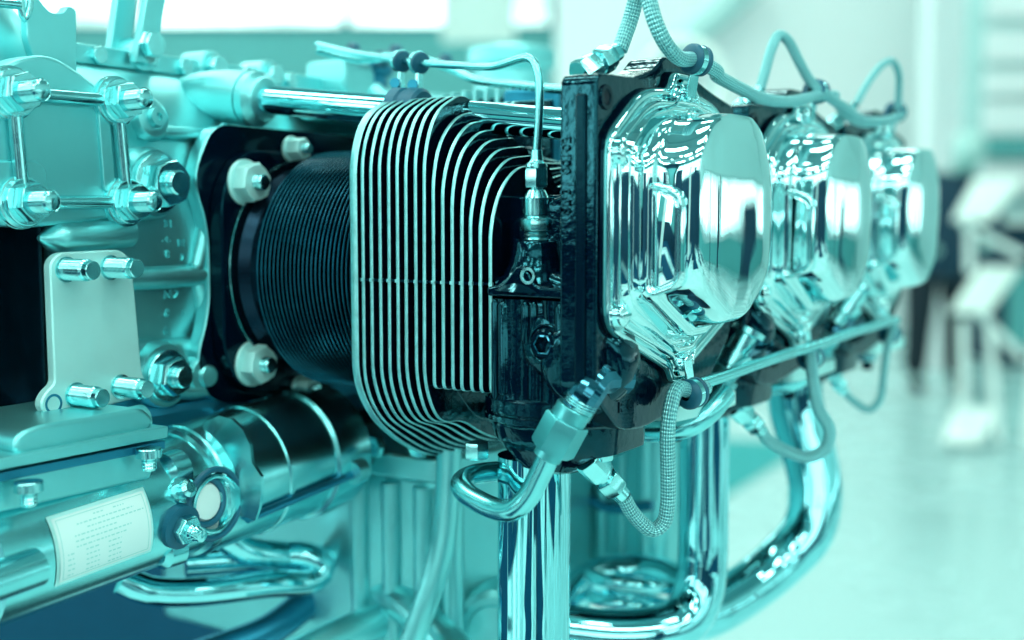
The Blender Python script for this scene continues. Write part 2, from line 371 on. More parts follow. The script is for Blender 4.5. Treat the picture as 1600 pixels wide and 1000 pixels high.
# lamps: rows of rectangular diffusers
k = 0
for f in (-9, -5.5, -2, 1.5, 5, 9, 13):
    for r in (-8, -4, 0, 4, 8):
        if r >= 4 and 0 < f < 8: continue
        k += 1
        t = root('ceiling_light', H(r, f, 7.15), 'rectangular lamp hung under the roof above the frame, one of many in rows', 'lamp', 'ceiling lamps in rows under the roof')
        mk('diffuser', hbox(G(), r-1.0, r+1.0, f-.4, f+.4, 7.1, 7.13), 'lamp', t, world=True, smooth=False)
        mk('housing', hbox(G(), r-1.05, r+1.05, f-.45, f+.45, 7.132, 7.25), 'truss', t, world=True, smooth=False)
for i, (r, f, wd, ht, m, lb) in enumerate(((-2.6, -3.0, .5, 2.1, 'walldark', 'tall dark reflection panel on the floor behind the camera at its left'), (-1.2, -3.6, .35, 2.3, 'acryl', 'narrow white reflection panel behind the camera'),
        (.2, -3.2, .7, 1.9, 'walldark', 'wide dark reflection panel straight behind the camera'), (2.2, -2.6, .4, 2.2, 'walldark', 'slim dark reflection panel behind the camera at its right'),
        (4.2, .2, .6, 1.5, 'walldark', 'low dark reflection panel right of the camera'), (-4.4, -1.0, .8, 2.2, 'walldark', 'broad dark reflection panel far left of the camera'), (-3.6, -2.2, .3, 2.2, 'acryl', 'narrow white reflection panel far left of the camera'), (9.6, 5.6, .35, 1.5, 'walldark', 'low dark display panel far right of the frame'), (10.2, 8.0, .7, 1.35, 'walldark', 'wide low dark reflection panel far right of the frame'), (8.6, 3.4, .25, 1.6, 'walldark', 'slim low dark reflection panel far right of the frame'))):
    t = root('reflection_board', H(r, f, 0), lb + ', added outside the frame only to be mirrored', 'reflection board')  # boards made up to put dark and pale stripes into the reflections
    mk('board_face', hbox(G(), r-wd/2, r+wd/2, f-.03, f+.03, .12, ht), m, t, world=True, bevel=.004)
    for q in (-.4, .4): mk('foot', hbox(G(), r+wd*q-.03, r+wd*q+.03, f-.25, f+.25, 0.001, .118), 'truss', t, world=True)
# small lamps added near the engine to put sparkles in the chrome
for i, (r, f, z) in enumerate(((-2.6, -1.2, 3.3), (-1.9, -1.5, 3.3), (-1.2, -1.7, 3.3), (-.4, -1.9, 3.3), (.5, -1.9, 3.3), (-3.2, -.7, 3.3), (1.6, -1.0, 3.3), (2.0, .3, 3.3))):
    t = root('sparkle_spotlight', H(r, f, z), 'small round spotlight added out of view behind the camera, mirrored as a bright dot', 'sparkle_spotlight', 'lamps added for sparkle')
    mk('lens', G().lathe(H(r, f, z), (0, 0, 1), [(0, .055), (.01, .055)], 20), 'lampsmall', t, world=True)
    mk('lamp_body', G().lathe(H(r, f, z+.012), (0, 0, 1), [(0, .07), (.14, .07), (.18, .03)], 20), 'truss', t, world=True)

# ================================================================ THE ENGINE
ENG = root('aircraft_engine', Vector((-.28, .13, EZ - .20)), 'polished flat six piston aircraft engine with chrome rocker covers and black finned cylinders', 'engine')
P = lambda n, g, m, **k: mk(n, g, m, k.pop('parent', ENG), **k)
X = Vector((1, 0, 0)); Y = Vector((0, 1, 0)); Zv = Vector((0, 0, 1))

# ---- rocker cover
A_ = [(-55,44),(-31,61),(-9,63),(-6,69),(10,69),(13,63),(33,60),(55,42),(55,-18),(11,-36),(9,-41),(-5,-41),(-8,-36),(-55,-18)]
A_r = [7,10,3,5,5,3,10,8,9,4,5,5,4,9]
B_ = [(-41,38),(-28,51),(-12,54.5),(-8,55),(8,55),(12,54.5),(28,51),(42,38),(42,-8),(11,-23.5),(6,-25),(-6,-25),(-11,-23.5),(-41,-8)]
C_ = [(-33,41),(-24,50.5),(-12,53),(-8,53.5),(8,53.5),(11,53),(19,49.5),(31,35),(31,-2),(11,-14),(6,-15.5),(-6,-15.5),(-11,-14),(-33,-3)]
def lerp(a, b, t): return [((1-t)*p[0]+t*q[0], (1-t)*p[1]+t*q[1]) for p, q in zip(a, b)]
def inset(poly, k):
    cx = sum(p[0] for p in poly)/len(poly); cz = sum(p[1] for p in poly)/len(poly); o = []
    for y, z in poly:
        d = math.hypot(y-cx, z-cz); o.append((cx+(y-cx)*(d-k)/d, cz+(z-cz)*(d-k)/d))
    return o
def cover():
    L = lambda poly, x, r=None: [Vector((x, y, z)) for y, z in rpoly(poly, r or A_r, 5)]
    lv = [L(inset(A_, .3), 1.95), L(A_, 2.1), L(A_, 2.9), L(inset(A_, .6), 3.3), L(inset(A_, 1.8), 3.3), L(inset(A_, 2.5), 2.0), L(inset(A_, 3.2), 1.9), L(inset(A_, 4.0), 4.2), L(inset(A_, 4.8), 4.8), L(inset(A_, 5.7), 4.6), L(inset(A_, 6.4), 3.4)]
    rb = [6,7,5,4,4,5,7,6,6,4,3,3,4,6]
    lv += [L(lerp(A_, B_, .55), 2.6, A_r), L(lerp(A_, B_, .60), 3.0, A_r), L(lerp(A_, B_, .66), 4.9, A_r), L(lerp(A_, B_, .73), 5.4, rb), L(lerp(A_, B_, .80), 5.0, rb), L(lerp(A_, B_, .86), 3.2, rb), L(lerp(A_, B_, .94), 3.2, rb), L(B_, 4.6, rb)]
    for t, x in ((.03, 7.0), (.06, 9.0), (.11, 10.3), (.18, 10.9), (.30, 11.1), (.40, 11.3), (.46, 12.0), (.50, 13.4), (.54, 16), (.59, 19.0), (.65, 21.4), (.73, 23.2), (.83, 24.6), (.93, 25.4)):
        rr = [v*(1+1.2*t*(1.5 if 6 <= q <= 8 else 1)) for q, v in enumerate(rb)]; lv.append(L(lerp(B_, C_, t), x, rr))
    rr = [v*2.2*(1.25 if 6 <= q <= 8 else 1) for q, v in enumerate(rb)]
    for k, x in ((1, 25.75), (3, 26.15), (7, 26.6), (12, 26.9), (18, 27.1), (25, 27.2)): lv.append(L(inset(C_, k), x, [v*max(.2, 1-k/26) for v in rr]))
    g = G(); g.loft(lv, True, True); return g
cov = P('rocker_cover', cover(), 'chrome', sharp=60)
g = G().prismx(rpoly([(y*1.012, z*1.012+.1) for y, z in A_], A_r, 5), -.4, .98)
P('gasket', g, 'blacksmooth', parent=cov)
P('flange_rim', G().prismx(rpoly([(y*1.006, z*1.006) for y, z in A_], A_r, 5), 1.0, 1.93), 'nut', parent=cov)
g = G()
def pn(k, y, r_): return [Vector((x, y, z)) for x, z in rpoly([(8.0+k, -9+k), (21.6-k*.7, -4+k*.6), (21.6-k*.7, 27-k), (8.0+k, 31-k)], r_, 8)]
g.loft([pn(0, -33.5, 5), pn(0, -39.2, 5), pn(.3, -40.0, 4.8), pn(.9, -40.4, 4.4), pn(1.5, -40.3, 4), pn(1.9, -39.7, 3.6), pn(2.3, -39.0, 3.2), pn(2.9, -38.8, 3.0), pn(3.4, -39.2, 2.6), pn(3.9, -39.3, 2.2)])
P('pressed_panel', g, 'chrome', parent=cov, sharp=60)
SCREW = [(-49.5, 39), (2, 62.5), (48, 37), (-49, -13.5), (2, -34.5), (48, -13)]
for (y, z) in SCREW:
    g = G(); r = 3.9 if abs(y) > 10 else 3.4
    g.lathe((3.0, y, z), X, [(0, r+1.6), (.8, r+1.6), (.81, r), (2.6, r), (3.4, r*.8), (3.8, r*.35), (3.85, 0.01)], 28, caps=False)
    g.box((6.3, y-r*.62, z-.4), (7.0, y+r*.62, z+.4))
    P('cover_screw', g, 'chrome', parent=cov, sharp=40)

# ---- cylinder head
FH0, FH1 = -107.5, -46.5
def fin_outline(i):
    if i < 9:
        near = [(-50,-43),(-50,42),(-43,57),(-27,64),(-19,62)]
        dip = [(-17,50),(6,50),(9,64),(48,68),(55,50),(55,-62),(30,-84),(14,-83),(-8,-79),(-27,-69),(-42,-58)]
        r = [16,12,14,8,2,3,3,3,8,8,16,6,8,12,14,10]
        poly = near + dip
        # the lower edge shortens slowly towards the valve gear
        k = i*1.3; poly = [(y, z + (k if z < -60 else 0)) for y, z in poly]
        return rpoly(poly, r, 5)
    j = i - 9; zt = 57 - j*3.3; ze = -19 + j*1.2
    return rpoly([(-50,-44),(-50, zt-22),(-44, zt-9),(-34, zt-1),(ze, zt+1),(ze+6, zt-8),(40, 40),(52, 50),(52,-44)], [3,14,12,12,3,3,4,4,3], 4)
head = P('cylinder_head', None or (lambda: (lambda g: (
    g.prismx(rpoly([(-40,-40),(-40,30),(-30,44),(-19,47),(8,47),(44,47),(44,-50),(20,-66),(-18,-60)], 6, 3), FH0+1, FH0+33.5),
    g.prismx(rpoly([(-39,-40),(-39,12),(-28,22),(8,24),(44,30),(44,-44)], 6, 3), FH0+33.6, FH1+1),
    g.box((FH1-1, -38, -38), (-10, 50, 26)),
    g)[-1])(G()))(), 'black', bevel=.8)
FX = []
for i in range(16):
    x = FH0 + (FH1-FH0)*i/15; th = 3.4 if i == 0 else 1.5; FX.append(x)
    poly = fin_outline(i); g = G(); e = .22
    pin = [(y + (e if y < 0 else -e), z + (e if z < 0 else -e)) for y, z in poly]
    # dark painted sides, bright machined rim
    lo = [Vector((x-th/2, y, z)) for y, z in pin]; l1 = [Vector((x-th/2+e, y, z)) for y, z in poly]
    l2 = [Vector((x+th/2-e, y, z)) for y, z in poly]; hi = [Vector((x+th/2, y, z)) for y, z in pin]
    n = len(poly); g.loft([lo, l1, l2, hi], False, False, 1); g.add(lo, [tuple(range(n-1, -1, -1))], 0); g.add(hi, [tuple(range(n))], 0)
    if i: g.box((x-.72, -50.22, -5.6), (x+.72, -49.2, -4.4), 1)
    # slight casting unevenness
    for v in g.v:
        q = mnoise.noise(Vector((v.x*.02 + i*3.1, v.y*.05, v.z*.04)))
        v.x += q*.42; v.y += mnoise.noise(Vector((v.z*.08, i*5.3, 2)))*.30
    P('fin', g, ['black', 'finedge'], parent=head, sharp=50)
for i in range(15):                                # thin casting web between the fins at mid height
    g = G().box((FX[i]+.9, -49.6, -5.4), (FX[i+1]-.9, -38, -4.5)); P('fin_web', g, 'black', parent=head)
# lump between the tall fins and the low ones
g = G().prismx(rpoly([(-40, 34), (-36, 50), (-24, 60), (-19, 50), (-19, 30)], 5, 4), FX[8]+1, FX[9]+.6); P('casting_lump', g, 'black', parent=head, bevel=.6)

# rocker box slab carrying the cover
sl = rpoly([(-57.5,64.5),(-28,66),(-14,70),(-8,75),(12,75),(18,70),(34,66),(58,62),(58,-28),(30,-50),(-22,-56),(-40,-54),(-57.5,-40)], [4,8,6,6,6,6,8,5,6,10,10,8,5], 4)
g = G().prismx(sl, -14.2, -.6)
box_ = P('rocker_box', g, 'black', bevel=1.0, segs=3)
g = G().box((-8.0, -58.6, -36), (-4.2, -57.0, 58)); P('edge_rib', g, 'blacksmooth', parent=box_, bevel=.7, segs=3)
P('cast_number', text_g('SL 3   00102', 5.0, (-11.6, -57.6, 32), (0, 0, 1), (-1, 0, 0), .7), 'black', parent=box_, sharp=30)
g = text_g('R  C', 5.5, (-.55, -36, -46), (0, 1, 0), (0, 0, 1), .4); P('cast_mark', g, 'black', parent=box_)
# threaded hole in the upper corner: ring round a black disc that paints its inner shade
hc = at(946, 152, x=-.6)
g = G().lathe((-.7, hc.y, hc.z), X, [(0, 4.2), (.9, 4.0), (.9, 2.7), (.2, 2.5)], 24, caps=False); g.torus((-.1, hc.y, hc.z), X, 2.4, .22, 20, 6); P('threaded_hole', g, 'blacksmooth', parent=box_)
g = G().lathe((-.55, hc.y, hc.z), X, [(0, 2.5), (.2, 2.5)], 20); P('hole_shade', g, 'trouser', parent=box_)

# injector side recess and shelf
g = G()
g.loft([[Vector((FH1+2 + a, y, z)) for a, z in ((0, -8), (0, 16), (6, 22), (22, 26), (32, 30), (32, -8))] for y in (-40, -37)])
P('recess_wall', g, 'black', parent=head, bevel=2, segs=3)
shelf = rpoly([(-45.5,-8.8),(-45.5,-5.9),(-38.6,-4.6),(-35.6,-.6),(-33.6,1.8),(-30.6,1.8),(-28.4,-.6),(-25.8,-5.2),(-13,-5.6),(-12.8,-8.8)], [1,1,3,2,2,2,2,3,1,1], 4)
sh = P('bracket_lug', G().prismy(shelf, -53.5, -40), 'black', parent=head, bevel=.7)
c = at(825, 431, y=-53.6)
g = G().lathe((c.x, -53.4, c.z), -Y, [(0, 3.0), (.6, 2.9), (.6, 2.1), (-.3, 1.9)], 20, caps=False); g.torus((c.x, -53.7, c.z), Y, 2.0, .22, 16, 6); P('lug_thread', g, 'steel', parent=head)
# injector boss (volcano shaped)
ib = at(838, 372, y=-40)
g = G().lathe((ib.x, -40, ib.z-18), (0.02, 0, 1), [(0, 16), (2, 14.2), (5, 11.6), (9, 9.8), (13, 8.8), (16, 8.4), (17, 8.0), (17.3, 7.0), (16.6, 6.3), (15.9, 6.0), (15.6, 4)], 48)
g.tube([(ib.x-3, -42, ib.z-16), (ib.x-12, -47, ib.z-17)], lambda t: 6-3*t, 20)
g.tube([(ib.x+3, -42, ib.z-15), (ib.x+16, -45, ib.z-17)], lambda t: 6-3*t, 20)
P('injector_boss', g, 'black', parent=head, sharp=50)
# lower head body
g = G(); g.prismx(rpoly([(-50.5,-9.5),(-50.5,-30),(-47,-47),(-10,-49),(40,-49),(40,-9.5)], [2,6,6,4,3,3], 4), FH1+1.5, -13)
lowb = P('lower_head_body', g, 'black', bevel=1.5, segs=3)
for x, r, z0, z1 in ((-40, 2.6, -44, -10.5), (-31.5, 1.9, -25, -10.5), (-28.2, 1.7, -24, -10.5), (-17.5, 2.4, -30, -10.5), (-44, 1.5, -45, -10)):
    P('cast_rib', G().lathe((x, -50.3, z0), Zv, [(0, r*.5), (1.5, r), (z1-z0-1.5, r), (z1-z0, r*.6)], 16), 'black', parent=lowb)
for x, y, rr, z0, z1 in ((-37.5, -40.5, 11.5, -46, -9.8), (-20.5, -43.5, 8.2, -46, -9.8), (-28.8, -46.5, 4.2, -46, -12)):
    P('cast_lobe', G().lathe((x, y, z0), Zv, [(0, rr*1.04), (4, rr), ((z1-z0)*.5, rr*.97), (z1-z0, rr*1.02)], 40), 'black', parent=lowb)
pc = at(857, 537, y=-50.5)
g = G().lathe((pc.x, -49, pc.z), -Y, [(0, 12), (1.2, 11.5), (2.0, 9.5), (2.6, 7.6), (2.8, 5.8)], 36); P('plug_boss', g, 'black', parent=lowb, sharp=50)
pl = P('socket_plug', G().lathe((pc.x, -51.6, pc.z), -Y, [(0, 5.2), (2.2, 5.0), (2.8, 4.4), (2.8, 3.2), (.6, 2.9), (.6, .01)], 24, caps=False), 'blacksmooth', parent=lowb)
g = G(); r = 3.0; g.loft([[Vector((pc.x + r2*math.cos(t*math.pi/3), -51.6-h, pc.z + r2*math.sin(t*math.pi/3))) for t in range(6)] for h, r2 in ((2.85, 3.7), (2.95, 3.1), (.5, 2.9))], False, True); P('hex_socket', g, 'darksteel', parent=lowb)
g = G().torus((pc.x, -51.9, pc.z), Y, 6.4, .5, 36, 8); P('plug_ring', g, 'black', parent=lowb)
# rounded cheek around the elbow
ec = at(930, 578, y=-46)
g = G().lathe((ec.x-4, -44, ec.z+2), (.25, -.9, -.1), [(-6, 17), (2, 16.5), (6, 14.5), (7.5, 12), (7.6, 8)], 40); P('port_cheek', g, 'black', parent=lowb, sharp=50)

# exhaust flange discs and port
dc = Vector((-31, -26, 0))
g = G()
g.lathe((dc.x, dc.y, -44.5), -Zv, [(0, 27), (.8, 28), (5.2, 28), (5.6, 27.2), (6.2, 27.2), (6.5, 28.3), (8.3, 28.3), (8.8, 27.6), (10, 27)], 64)
fl_ = P('exhaust_port_flange', g, 'black', sharp=30)
def ell(cx, cy, rx, ry, z, n=40, tz=0): return [Vector((cx + rx*math.cos(2*math.pi*i/n), cy + ry*math.sin(2*math.pi*i/n), z + tz*(math.cos(2*math.pi*i/n)))) for i in range(n)]
g = G().loft([[Vector((dc.x+a, dc.y+b, -54)) for a, b in rpoly([(-26,-10),(-14,-25),(14,-25),(26,-12),(26,20),(-26,20)], 8, 5)], [Vector((dc.x+a, dc.y+b, -60)) for a, b in rpoly([(-25,-8),(-13,-23),(14,-23),(25.5,-12),(25.5,20),(-25,20)], 6, 5)],
    [Vector((dc.x+a, dc.y+b, -64)) for a, b in rpoly([(-19,-7),(-11,-21),(13,-21),(25,-11),(25,20),(-20,20)], 6, 5)], [Vector((dc.x+a, dc.y+b, -70)) for a, b in rpoly([(-16,-6),(-9,-17),(10,-18),(14,-9),(14,18),(-16,18)], 6, 5)], [Vector((dc.x+a, dc.y+b, -71.5)) for a, b in rpoly([(-12,-6),(-8,-14),(8,-15),(11,-8),(11,16),(-13,16)], 6, 5)]])
P('exhaust_port', g, 'black', parent=fl_, sharp=28)
for q, s_ in ((at(745, 712, y=-40), 8.2), (at(938, 714, y=-34), 8.2)):
    P('port_nut', G().hexn(q + Vector((0,0,5)), -Zv, s_, 6, ph=.4), 'steel', parent=fl_)
ex = G(); ex.tube([(-40.5, -30, -68), (-40.5, -30, -120), (-40.5, -29, -150), (-41, -18, -172), (-42, 10, -184), (-43, 60, -186)], 13.4, 40, step=3)
P('exhaust_pipe', ex, 'tubechrome')

# ---- drain fitting and bent return tube
def along(a, b): return (Vector(b) - Vector(a)).normalized()
e0 = at(936, 592, y=-50); e1 = at(908, 630, y=-56); n0 = at(893, 645, y=-58); n1 = at(866, 693, y=-60); t0 = at(858, 710, y=-60.5)
ax = along(n0, t0)
g = G().tube([e0 + Vector((3, 12, -1)), e0, (e0+e1)/2 + Vector((1.0,-1,1.2)), e1, n0], lambda t: 5.6 if t < .8 else 5.0, 12, step=5); elbow = P('elbow_fitting', g, 'darksteel', sharp=28)
g = G().lathe(e1 - ax*1.5, ax, [(i*.45, 5.7 if i % 2 else 5.2) for i in range(14)], 32); P('thread', g, 'thread', parent=elbow)
g = G().lathe(n0 - ax*2.2, ax, [(0, 5.8), (.4, 6.2), (5, 6.2), (5.2, 5.8)], 32); P('collar', g, 'nut', parent=elbow)
g = G().hexn(n0 + ax*2.5, ax, 13.6, (n1-n0).length, ph=.35, ch=.05); P('hex_nut', g, 'nut', parent=elbow)
g = G().lathe(n1 + ax*.8, ax, [(0, 4.9), (4.5, 4.9), (4.8, 4.4)], 28); P('sleeve', g, 'nut', parent=elbow)
pts = [n1 + ax*4, t0 + ax*1, at(842, 745, y=-61), at(826, 775, y=-61.5), at(805, 795, y=-62), at(778, 796, y=-60), at(735, 776, y=-57), at(721, 762, y=-54), at(724, 750, y=-47), at(745, 741, y=-38), at(775, 737, y=-28), at(800, 735, y=-8)]
P('bent_drain_tube', G().tube(pts, 3.9, 24, step=2), 'satin')

# ---- fuel injector nozzle and its line
ia = ib + Vector((0, 0, 0)); U_ = Zv
P('boss_washer', G().lathe((ib.x, -40, ib.z-2.6), Zv, [(0, 8.3), (.5, 8.3), (.5, 7.2), (0, 7.2)], 40), 'steel', parent=head)
nz = P('injector_nozzle', G().lathe(ia - U_*1.5, U_, [(0, 3.6), (1, 4.4), (1.8, 3.7), (2.6, 4.4), (3.4, 3.7), (4.2, 4.2), (4.3, 3)], 28), 'thread')
P('hex_base', G().hexn(ia + U_*2.6, U_, 9.6, 4.2, ph=.2), 'steel', parent=nz)
g = G().lathe(ia + U_*6.7, U_, [(0, 3.9), (.4, 4.5), (.9, 4.2), (1.2, 4.6), (7.2, 4.6), (8.4, 3.9), (10, 3.1), (10.4, 2.2), (11.6, 2.2)], 32); P('nozzle_body', g, 'steel', parent=nz, sharp=25)
P('union_nut', G().hexn(ia + U_*17.6, U_, 7.4, 6.6, ph=.5), 'steel', parent=nz)
P('union_cap', G().lathe(ia + U_*24.1, U_, [(0, 3.6), (.6, 3.9), (1.6, 3.7), (2.4, 2.6), (3, 2.3)], 28), 'steel', parent=nz)
P('ferrule', G().lathe(ia + U_*27, U_, [(0, 2.2), (3.4, 1.9), (3.6, 1.5)], 20), 'satin', parent=nz)
pts = [ia + U_*29, at(842, 190, y=-40), at(843, 140, y=-40), at(840, 112, y=-40), at(833, 95, y=-39.5), at(822, 90, y=-39), at(805, 94, y=-38), at(778, 103, y=-36), at(755, 104, y=-33), at(700, 101, y=-24), at(655, 98, y=-16), at(600, 90, y=-4), at(550, 82, y=6), at(497, 70, y=16)]
P('fuel_line', G().tube(pts, 1.5, 14, step=2), 'satin')
pts = [at(495, 78, y=20), at(560, 92, y=30), at(625, 88, y=34), at(700, 105, y=38), at(740, 124, y=34), at(800, 132, y=30), at(895, 142, y=26)]
P('fuel_line', G().tube(pts, 1.9, 12, step=3), 'satin')
for (px, py, yy) in ((627, 96, -11), (655, 98, -16)):
    c = at(px, py, y=yy); tv = along(at(600, 90, y=-4), at(700, 101, y=-24))
    cl = P('line_clamp', G().lathe(c - tv*2.2, tv, [(0, 2.4), (.3, 3.9), (1.0, 4.3), (3.2, 4.3), (3.9, 3.9), (4.2, 2.4)], 28), 'rubber')
    P('clamp_band', G().lathe(c - tv*1.0, tv, [(0, 4.2), (.2, 4.6), (1.8, 4.6), (2, 4.2)], 28), 'satin', parent=cl)
    P('clamp_strap', G().box((c.x-.8, c.y-1.6, c.z-14), (c.x+.8, c.y+1.6, c.z-4)), 'steel', parent=cl, bevel=.3)
    P('clamp_bolt', G().hexn((c.x-1.5, c.y-2, c.z-9), (.5, -.85, .1), 4, 2.4), 'castdark', parent=cl)

# ---- pushrod tubes
pa = at(405, 155, x=-178); pb = at(885, 194, x=-34)
pd = along(pa, pb)
pt = P('pushrod_tube', G().lathe(pa, pd, [(0, 5.8), ((pb-pa).length + 22, 5.8)], 36), 'tubechrome')
P('tube_seal', G().lathe(pa - pd*5, pd, [(0, 10.5), (1, 11.4), (5, 11.6), (6, 10.8), (7, 9.6), (8.5, 9), (9.5, 7.4)], 32), 'cast', parent=pt)
q = at(640, 170, y=pa.y + pd.y*60); q = pa + pd*(q - pa).dot(pd)
P('tube_hose', G().lathe(q - pd*8, pd, [(0, 7.6), (.6, 8.8), (5, 9), (5.6, 8.2), (7.2, 8.2), (8, 9.2), (13, 9.2), (14, 8)], 32), 'rubber', parent=pt)

# ---- barrel
R0 = 50.0
bar = P('cylinder_barrel', G().lathe((-178, 0, -4), X, [(0, 47), (4, 47), (4.2, 44), (8, 41), (18, 40), (20, 41.5), (74, 41.5)], 72), 'barrel', sharp=30)
for i in range(23):
    x = -157.6 + i*2.18
    g = G().lathe((x, 0, -4), X, [(-.36, 41), (-.34, R0-.4)], 96, caps=False).lathe((x, 0, -4), X, [(-.34, R0-.4), (-.14, R0), (.14, R0), (.34, R0-.4)], 96, 1, caps=False).lathe((x, 0, -4), X, [(.34, R0-.4), (.36, 41)], 96, caps=False)
    P('barrel_fin', g, ['barrel', 'barrelrim_lit'], parent=bar, sharp=50)
bf = P('base_flange', G().prismx(rpoly([(-50,-40),(-50,28),(-37,46),(38,46),(52,28),(52,-40),(38,-56),(-37,-56)], 10, 4), -183.5, -176.5), 'blacksmooth', bevel=.8)
P('seal_ring_highlight', G().torus((-175.6, 0, -4), X, 46.4, .7, 96, 8), 'steel', parent=bf)  # bright steel stands in for the arc highlight round the barrel base
def nutset(name, c, ax, af, h, sr, sl_, par, wr=None, mats=('steel', 'steel'), tip=True, ph=.3):
    """washer, nut and threaded stud end"""
    c = Vector(c); ax = Vector(ax).normalized(); wr = wr or af*.66
    o = P(name, G().hexn(c + ax*1.6, ax, af, h, ph=ph), mats[0], **({'parent': par} if par else {}))
    kw = {'parent': o} if not par or par is ENG else {'parent': par}
    P('washer', G().lathe(c, ax, [(0, wr*.96), (.3, wr), (1.3, wr), (1.6, wr*.96)], 32), mats[0], **kw)
    pr_ = [(0, sr)]; k = 0
    while k*.8 < sl_ - 2: pr_ += [(k*.8+.2, sr), (k*.8+.4, sr*.93), (k*.8+.6, sr*.93), (k*.8+.8, sr)]; k += 1
    pr_ += [(sl_-1.4, sr*.94), (sl_-.5, sr*.8), (sl_, sr*.5)] if tip else [(sl_-.6, sr), (sl_, sr*.86)]
    P('stud', G().lathe(c + ax*(1.6+h), ax, pr_, 24), mats[1], sharp=25, **kw)
    return o
for (px, py, af, sl_) in ((393, 285, 14.5, 4), (404, 569, 14.5, 4), (466, 233, 8.5, 3), (480, 606, 8.5, 3)):
    c = at(px, py, x=-172); nutset('base_nut', (-176.5, c.y, c.z), X, af, 6.5, 3.3 if af > 10 else 2.2, sl_, ENG, tip=False, mats=('plate', 'steel'))

# ---- crankcase (long casting along y)
case = P('crankcase', (lambda g: (
    g.prismy([(-201,-62),(-199,-56),(-189,-8),(-193,44),(-197,58),(-214,76),(-228,80),(-330,80),(-330,-62)], -104, 330), g)[-1])(G()), 'cast', bevel=5, segs=4)
# top parting flange with through bolts
P('parting_flange', G().prismy([(-232,80),(-226,80),(-226,88),(-232,88)], -150, 330), 'cast', parent=case, bevel=.8)
for px, py in ((228, 78), (335, 98), (425, 112)):
    c = at(px, py, x=-224)
    P('flange_boss', G().lathe((-240, c.y, c.z-2), X, [(0, 7.5), (14, 7.5), (15, 6.6)], 28), 'cast', parent=case)
    P('flange_bolt', G().hexn((-225, c.y, c.z-2), X, 9, 5), 'steel', parent=case)
for k in range(3):
    oy = 130*k
    pad = rpoly([(-52,-56),(-58,-40),(-50,-20),(-50,15),(-58,34),(-46,56),(46,56),(58,34),(58,-40),(46,-60),(-40,-60)], [8,10,20,20,10,8,8,8,8,8,6], 5)
    P('cylinder_pad', G().prismx(pad, -192, -184, ), 'cast', off=(0, oy, 0), parent=case, bevel=1.5, segs=3)
    g = G().prismx([(y*1.0, z) for y, z in pad], -183.9, -183.55); P('pad_gasket', g, 'blacksmooth', off=(0, oy, 0), parent=case)
    pb_ = pa - pd*6 + Vector((0, oy, 0))
    P('pushrod_boss', G().tube([pb_ + pd*1.5, pb_ - pd*12, pb_ - pd*30 + Vector((0,0,-2)), pb_ - pd*46 + Vector((0,0,-8))], lambda t: 11.8 - 2*t, 28), 'cast', parent=case)
# ribs and recessed panels left of the pad
def rib(pts, r, m='cast'): P('cast_rib', G().tube(pts, r, 12, step=3), m, parent=case)
xs = -189.6
rib([at(195, 436, x=xs), at(260, 433, x=xs), at(325, 428, x=xs), at(350, 424, x=xs)], 4.6)
rib([at(322, 345, x=xs), at(312, 390, x=xs), at(306, 418, x=xs), at(300, 424, x=xs)], 4.0)
rib([at(308, 440, x=xs-1), at(312, 465, x=xs-2), at(318, 500, x=xs-4), at(328, 532, x=xs-5)], 4.4)
rib([at(335, 540, x=xs-5), at(300, 543, x=xs-5), at(205, 550, x=xs-6)], 5.0)
g = G()
for (tx, px, py, sz) in (('3 F', 266, 350, 4.2), ('-+-', 262, 375, 4.5), ('8', 262, 398, 5), ('IH', 284, 380, 4), ('7', 285, 402, 4), ('N 2', 268, 460, 5), ('8', 266, 490, 5.5), ('0', 268, 518, 5.5), ('5', 290, 490, 4)):
    c = at(px, py, x=-189.9); c.x = (-189.3 - (c.z+8)*.077 if c.z > -8 else -189.3 + (c.z+8)*.208); q = text_g(tx, sz, c, (0, 1, 0), (0, 0, 1), 1.0); g.add(q.v, q.f)
P('cast_number', g, 'cast', parent=case)
for a_, b_, rr_ in (((215, 205), (345, 212), 2.6),):
    rib([at(*a_, x=-194), at((a_[0]+b_[0])/2, (a_[1]+b_[1])/2-1, x=-193), at(*b_, x=-194)], rr_)
for px, py in ((150, 66), (285, 88), (382, 104), (450, 116)):
    c = at(px, py, x=-226); P('flange_nut', G().hexn((-226.5, c.y, 84), X, 6.5, 3.5, ph=px*.1), 'steel', parent=case)
P('case_seam', G().box((-190.9, -104, -7.7), (-188.4, -60, -7.0)), 'castdark', parent=case)
# dimpled boss and small lugs
c = at(237, 186, x=-189)
P('plug_boss', G().lathe((-191, c.y, c.z), (1, 0, .12), [(0, 9), (1.5, 8.6), (3.2, 7.4), (4, 5.6), (4, 4), (6.4, 3.6), (6.6, 1.6), (5, 1.4), (5, .01)], 32, caps=False), 'cast', parent=case, sharp=30)
for px, py in ((341, 233), (358, 200)):
    c = at(px, py, x=-188); P('cast_dot', G().lathe((-191, c.y, c.z), X, [(0, 2.6), (1.4, 2.4), (2, 1.2)], 16), 'cast', parent=case)
c = at(262, 286, x=-178); P('bolt_boss', G().lathe((-205, c.y, c.z), X, [(0, 15), (18, 14), (21, 12.8)], 36), 'cast', parent=case, sharp=30)
nutset('crankcase_nut', (-184, c.y, c.z), X, 16.5, 8, 4.9, 3.4, ENG, wr=11.5, tip=False)
c = at(272, 588, x=-182); P('bolt_boss', G().lathe((-196, c.y, c.z), X, [(0, 14), (8, 13.4), (10, 12.5)], 36), 'cast', parent=case, sharp=30)
nutset('crankcase_nut', (-186, c.y, c.z), X, 13.5, 5.5, 4.4, 3.4, ENG, wr=10.5, tip=False)
